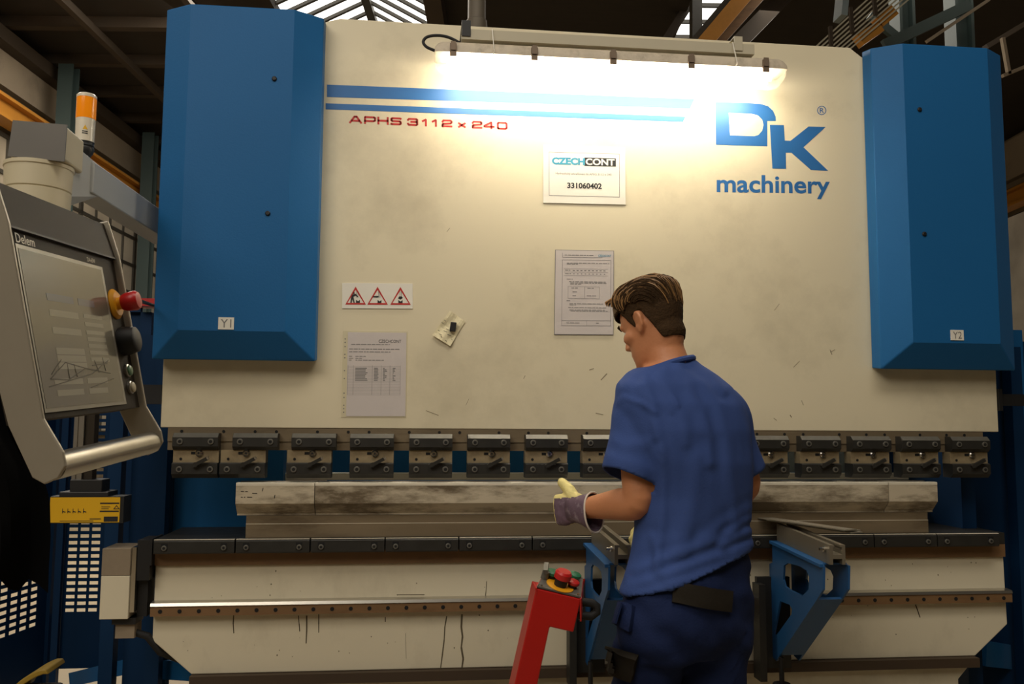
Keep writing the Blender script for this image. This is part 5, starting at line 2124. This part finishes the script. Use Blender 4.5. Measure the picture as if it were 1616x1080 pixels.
for v in shm.vertices:
    n_ = v.normal
    f_ = fold_at(v.co) * max(0, min(1, (-n_.y + .1) * 1.4))
    nz = noise.noise(v.co * 9) * .005 + noise.noise(V((v.co.x * 24, v.co.y * 24, v.co.z * 7))) * .0022
    hemd = -(v.co - hem0).dot(hn_)
    bunch = .006 * math.exp(-(max(0, hemd) / .02) ** 2)
    v.co = v.co + n_ * (f_ + nz + bunch)
shirt = place(shm, 't_shirt', ['shirt'], WK)
thick(shirt, .0035)
# ribbed collar and stitched hems
cb = MB()
ring_ = []
pts = [nkc + (oval(V((0, 0, 0)), BL, BF,   .067, .062, 40)[k]) for k in range(40)]
pts = [p - nkn * ((p - nkc).dot(nkn)) - nkn * .010 for p in pts]
cb.tube(pts + [pts[0]], .009, 8, cap=False)
cb.build('collar', 'shirt', shirt, smooth=True)

# work trousers
tr = MB()
TRI = [(1090, 868, 92, .118, .0), (1089, 900, 97, .124, -.003), (1088, 935, 103, .132, -.008), (1082, 970, 106, .136, -.01), (1079, 1005, 103, .128, -.005), (1077, 1035, 90, .105, .0)]
tr.rings([body_ring(*q) for q in TRI])
for (hp_, kn_, an_, w_) in ((LHip, LKn, LAn, 1), (RHip, RKn, RAn, 1)):
    fl = an_ + Z * .03
    p_, r_ = spline([(hp_ + Z * .02, .100), (hp_.lerp(kn_, .3), .107), (hp_.lerp(kn_, .65), .098), (kn_, .088), (kn_.lerp(an_, .5), .082), (fl, .078), (fl - Z * .045, .080)], 5)
    tr.tube(p_, r_, 26)
trm = fuse(tr, .009, 8, .5)
trimmed(trm, [lambda c, n: c.z < .085, lambda c, n: c.z > S(1090, 872).z])
for v in trm.vertices:
    q = v.co
    w_ = noise.noise(V((q.x * 7, q.y * 7, q.z * 13 + q.x * 9))) * .016 + noise.noise(V((q.x * 20 + q.z * 6, q.y * 16, q.z * 22))) * .004
    v.co = q + v.normal * w_
trousers = place(trm, 'trousers', ['trousers'], WK)
tbv = BVHTree.FromPolygons([v.co + world_off(WK) for v in trm.vertices], [tuple(p.vertices) for p in trm.polygons])
thick(trousers, .003)


def patch(quad, name, m, parent, lift=.004, t=.004, n=10, label=None):
    "cloth patch sewn on the trousers, draped on their surface"
    g = []
    for j in range(n + 1):
        for i in range(n + 1):
            s_, u_ = i / n, j / n
            q = (1 - s_) * (1 - u_) * V(quad[0]) + s_ * (1 - u_) * V(quad[1]) + s_ * u_ * V(quad[2]) + (1 - s_) * u_ * V(quad[3])
            r = ray(q.x, q.y).normalized()
            h_ = tbv.ray_cast(CAM, r)
            p = h_[0] if h_[0] is not None else at(q.x, q.y, PY - .10)
            nn = h_[1] if h_[1] is not None else OUT
            if nn.dot(r) > 0:
                nn = -nn
            g.append((p, nn))
    ed = lambda k: 1.0
    a_ = [p + nn * (lift + t) for p, nn in g]
    b_ = [p - nn * .004 for p, nn in g]
    mb_ = MB()
    k = (n + 1) ** 2
    fs_ = []
    for j in range(n):
        for i in range(n):
            q = j * (n + 1) + i
            fs_ += [(q, q + 1, q + n + 2, q + n + 1), (k + q, k + q + n + 1, k + q + n + 2, k + q + 1)]
    for i in range(n):
        for (p, q) in ((i, i + 1), (n * (n + 1) + i, n * (n + 1) + i + 1), (i * (n + 1), (i + 1) * (n + 1)), (i * (n + 1) + n, (i + 1) * (n + 1) + n)):
            fs_.append((p, q, k + q, k + p))
    mb_.add(a_ + b_, fs_)
    return mb_.build(name, m, parent, smooth=True, label=label)


patch([(1063, 918), (1153, 934), (1150, 966), (1060, 951)], 'pocket_flap', 'pocket_black', trousers, .005, .005, label='black back pocket flap')
patch([(966, 1022), (1008, 1034), (1000, 1072), (957, 1058)], 'thigh_pocket', 'pocket_black', trousers, .010, .010, label='black thigh pocket')
patch([(978, 950), (1003, 958), (998, 996), (968, 982)], 'side_pocket', 'trousers', trousers, .008, .008)
for an_, fd in ((LAn, (BF * .9 + BL * .25).normalized()), (RAn, (BF - BL * .1).normalized())):
    b_ = MB()
    limb(b_, [an_ + Z * .06, an_ - Z * .01], [.054, .056], 18)
    limb(b_, [an_ - fd * .04 - Z * .050, an_ + fd * .06 - Z * .052, an_ + fd * .15 - Z * .058], [.046, .046, .038], 18)
    bme = fuse(b_, .007, 4)
    for v in bme.vertices:
        v.co.z = max(v.co.z, .004)
    place(bme, 'boot', ['boot'], WK)


# gloves
def glove(wr, dirn, back, curl, thumb_up, name, label):
    g = MB()
    d, t_, b_ = hand(g, V(wr), dirn, back, Z, curl, 1.04, .005, 1.05, thumb_up)
    gm = fuse(g, .0042, 3, .45)
    for v in gm.vertices:
        v.co = v.co + v.normal * (.0016 * noise.noise(v.co * 70))
    o_ = place(gm, name, ['glove_yellow', 'glove_purple'], WK, label=label)
    for p in gm.polygons:
        c = p.center + world_off(WK) - V(wr)
        p.material_index = 1 if (p.normal.dot(b_) > .15 and c.dot(d) < .092 and c.dot(t_) < .036) else 0
    return o_, d, t_, b_


gL, d_, t_, b_ = glove(LWr, LD, LB, CURL_L, .38, 'work_glove', 'yellow and purple glove on the left hand')


def cuff(parent, wr, d, t_, b_, flare):
    rr = []
    for (s_, w_, h_) in ((.045, .043, .026), (.02, .041, .030), (-.005, .041, .036), (-.03, .045, .042), (-.045, .048, .046)):
        c = V(wr) + d * s_ - t_ * (flare * max(0, .02 - s_) * 6)
        rr.append(oval(c, t_, b_, w_ + flare * max(0, .02 - s_) * 5, h_, 28, 2.2))
    m = MB().use('glove_purple')
    m.rings(rr, cap=False)
    o_ = m.build('cuff', None, parent, smooth=True, label='purple patterned cuff')
    thick(o_, .002)
    e_ = MB()
    e_.tube(rr[-1] + [rr[-1][0]], .0028, 8, cap=False)
    e_.build('cuff_edge', 'glove_white', parent, smooth=True, label='white cuff edging')


cuff(gL, LWr, d_, t_, b_, .035)
gR, d_, t_, b_ = glove(RWr, RD, RB, CURL_R, .35, 'work_glove', 'glove on the right hand')
cuff(gR, RWr, d_, t_, b_, .01)
